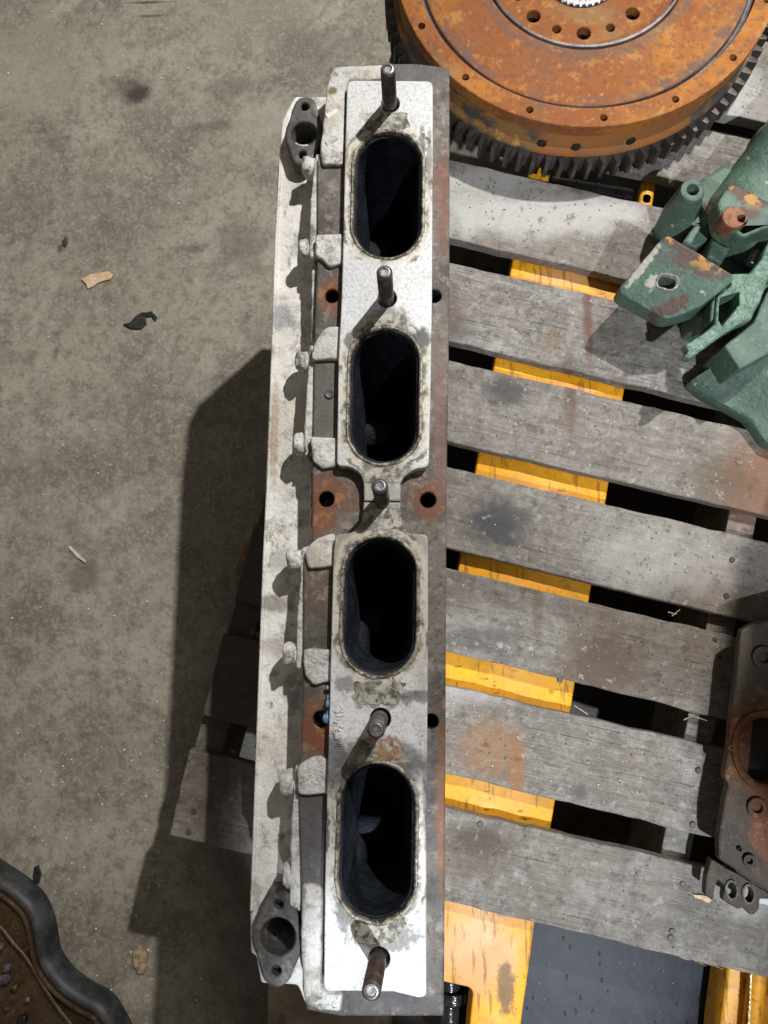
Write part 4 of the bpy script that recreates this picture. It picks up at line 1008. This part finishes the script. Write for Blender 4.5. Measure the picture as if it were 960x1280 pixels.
p = W(33, 1251, ZP-.01); bm = bmesh.new(); lump(bm, (p.x, p.y, ZP-.014), (.0035, .0045, .003), 3, .3, 2); link('white_fleck', bm, MTIP, pan, smooth=80)
rebase(pan)

# ------------------------------------------------------------------ litter on the floor and boards
def litter(name, px, z, th, mat, label, cat, warp=.002, grp=None):
    pts = jitter(resample(ccw(WP(px, z)), .003), .0012, 120, px[0][0]); c = sum(pts, Vector((0, 0)))/len(pts)
    bm = bmesh.new(); prism(bm, [q-c for q in pts], 0, th, bev=th*.3, cap0=True)
    for v in bm.verts: v.co.z += warp*abs(noise.noise(Vector((v.co.x*40, v.co.y*40, px[0][0]))))
    o = link(name, bm, mat, smooth=40); o.location = (c.x, c.y, z)
    return tag(o, label, cat, grp)
MTAN = simple('pale_tan_scrap', (.62, .42, .24), (.72, .58, .42), 60, .7)
MTAN2 = simple('mottled_tan_flake', (.42, .32, .20), (.25, .17, .10), 110, .7)
litter('wood_chip', [(102, 350), (113, 344), (136, 340), (143, 345), (138, 350), (124, 354), (111, 362), (107, 354)], ZG+.0005, .004, MTAN, 'pale tan wedge shaped chip on the open floor, upper left', 'wood chip')
litter('rag_scrap', [(154, 406), (163, 404), (170, 396), (178, 391), (190, 390), (197, 397), (194, 402), (190, 396), (183, 397), (184, 406), (176, 412), (166, 412)], ZG+.0005, .003, simple('dark_wet_rag', (.018, .022, .022), (.035, .04, .038), 60, .35), 'small dark crumpled rag scrap on the floor below the tan chip', 'rag')
litter('tan_flake', [(168, 1184), (177, 1182), (184, 1190), (184, 1206), (181, 1216), (174, 1217), (168, 1206), (166, 1194)], ZG+.0005, .004, MTAN2, 'mottled tan flake lying on the floor near the lower left casting', 'flake')
litter('dark_chip', [(44, 1083), (49, 1081), (52, 1092), (50, 1103), (44, 1102), (42, 1093)], ZG+.0005, .004, simple('black_chip', (.012, .011, .01), (.03, .028, .025), 80, .5), 'small black chip on the floor above the lower left casting', 'chip')
litter('dark_chip', [(78, 301), (83, 297), (85, 304), (82, 309), (79, 307)], ZG+.0005, .003, simple('black_speck', (.03, .026, .022), (.05, .045, .04), 80, .6), 'tiny dark chip on the floor above the pale tan chip', 'chip')
litter('splinter', [(85, 684), (89, 683), (99, 693), (108, 701), (107, 704), (97, 697)], ZG+.0005, .003, simple('pale_splinter_wood', (.55, .50, .42), (.66, .6, .52), 60, .7), 'thin pale splinter beside a brown stain on the floor at mid left', 'splinter')
litter('paper_scrap', [(946, 1128), (951, 1118), (962, 1098), (1000, 1092), (1000, 1136), (960, 1131)], Z_DECK+.001, .002, simple('white_paper', (.66, .68, .70), (.76, .78, .8), 60, .7), 'torn white paper scrap on the bottom board under the oily brown casting', 'paper')
litter('paper_scrap', [(866, 1117), (888, 1119), (891, 1124), (886, 1128), (868, 1122)], Z_DECK+.001, .002, MTAN, 'small pale sliver on the bottom board beside the oily brown casting', 'sliver')
# crumpled brown sheet added in place of lit floor below the end of the head
cb = W(412, 1310, ZG); bm = bmesh.new(); bmesh.ops.create_grid(bm, x_segments=60, y_segments=60, size=.5)
for v in bm.verts:
    x, y = v.co.x, v.co.y
    v.co.x = x*.22; v.co.y = y*.30
    v.co.z = .018+.030*noise.noise(Vector((x*3.1, y*3.1, 2)))+.012*noise.noise(Vector((x*9, y*9, 4)))-.03*max(0, (abs(x)-.4)*6)-.02*max(0, (abs(y)-.42)*6)
    v.co.z = max(v.co.z, .001)
o = link('lit_floor_sheet', bm, simple('lit_floor_brown', (.20, .16, .115), (.30, .25, .185), 14, .6), smooth=60); o.location = (cb.x, cb.y, ZG)
tag(o, 'crumpled brown sheet standing in for lit floor below the lower end of the cylinder head', 'paper')
sm = o.modifiers.new('t', 'SOLIDIFY'); sm.thickness = .001
# grit: light grains scattered on floor
bm = bmesh.new()
for i in range(420):
    px = random.uniform(-30, 330); py = random.uniform(0, 1300)
    if i > 260: px = random.uniform(20, 260); py = random.uniform(900, 1250)
    p = W(px, py, ZG); r = random.choice((.0006, .0009, .0009, .0013, .0019)); lump(bm, (p.x, p.y, ZG+r*.4), (r, r*random.uniform(.6, 1.2), r*.7), i, .4, 1)
for i in range(160):
    px = random.uniform(565, 900); py = random.uniform(380, 1000); p = W(px, py, Z_DECK+.0015)
    r = random.choice((.0005, .0007, .001)); 
    if any(yb-.01+sl*(p.x-.05) < p.y-.012 and p.y+.012 < yt+sl*(p.x-.05) for yb, yt, sl, dz in rows): lump(bm, (p.x, p.y, Z_DECK+.0012+r*.3), (r, r, r*.6), i, .4, 1)
g = link('grit', bm, simple('pale_grit', (.55, .53, .48), (.72, .70, .66), 60, .6)); tag(g, 'pale grains of grit scattered over floor and boards', 'grit', kind='stuff')

# ------------------------------------------------------------------ unseen tall block, added to cast the shadow over the brown casting
hp = W(1180, 480, Z_DECK)
hs_ = empty('added_shade_block', (.80, .38, Z_DECK), 'tall grey block just beyond the right edge, added to shade the oily brown casting', 'machine part')
q = [Vector((.66, .60)), Vector((.572, .245)), Vector((.98, .145)), Vector((1.07, .50))]
bm = bmesh.new(); prism(bm, rounded(q, .012), Z_DECK, .97, bev=.006); link('shade_block_body', bm, MFLANGE, hs_, smooth=40)
bm = bmesh.new(); qc = ccw(q); prism(bm, rounded(offset(qc, .012), .02), .955, .995, bev=.004); link('shade_block_top', bm, MFLANGE, hs_, smooth=40)
rebase(hs_)
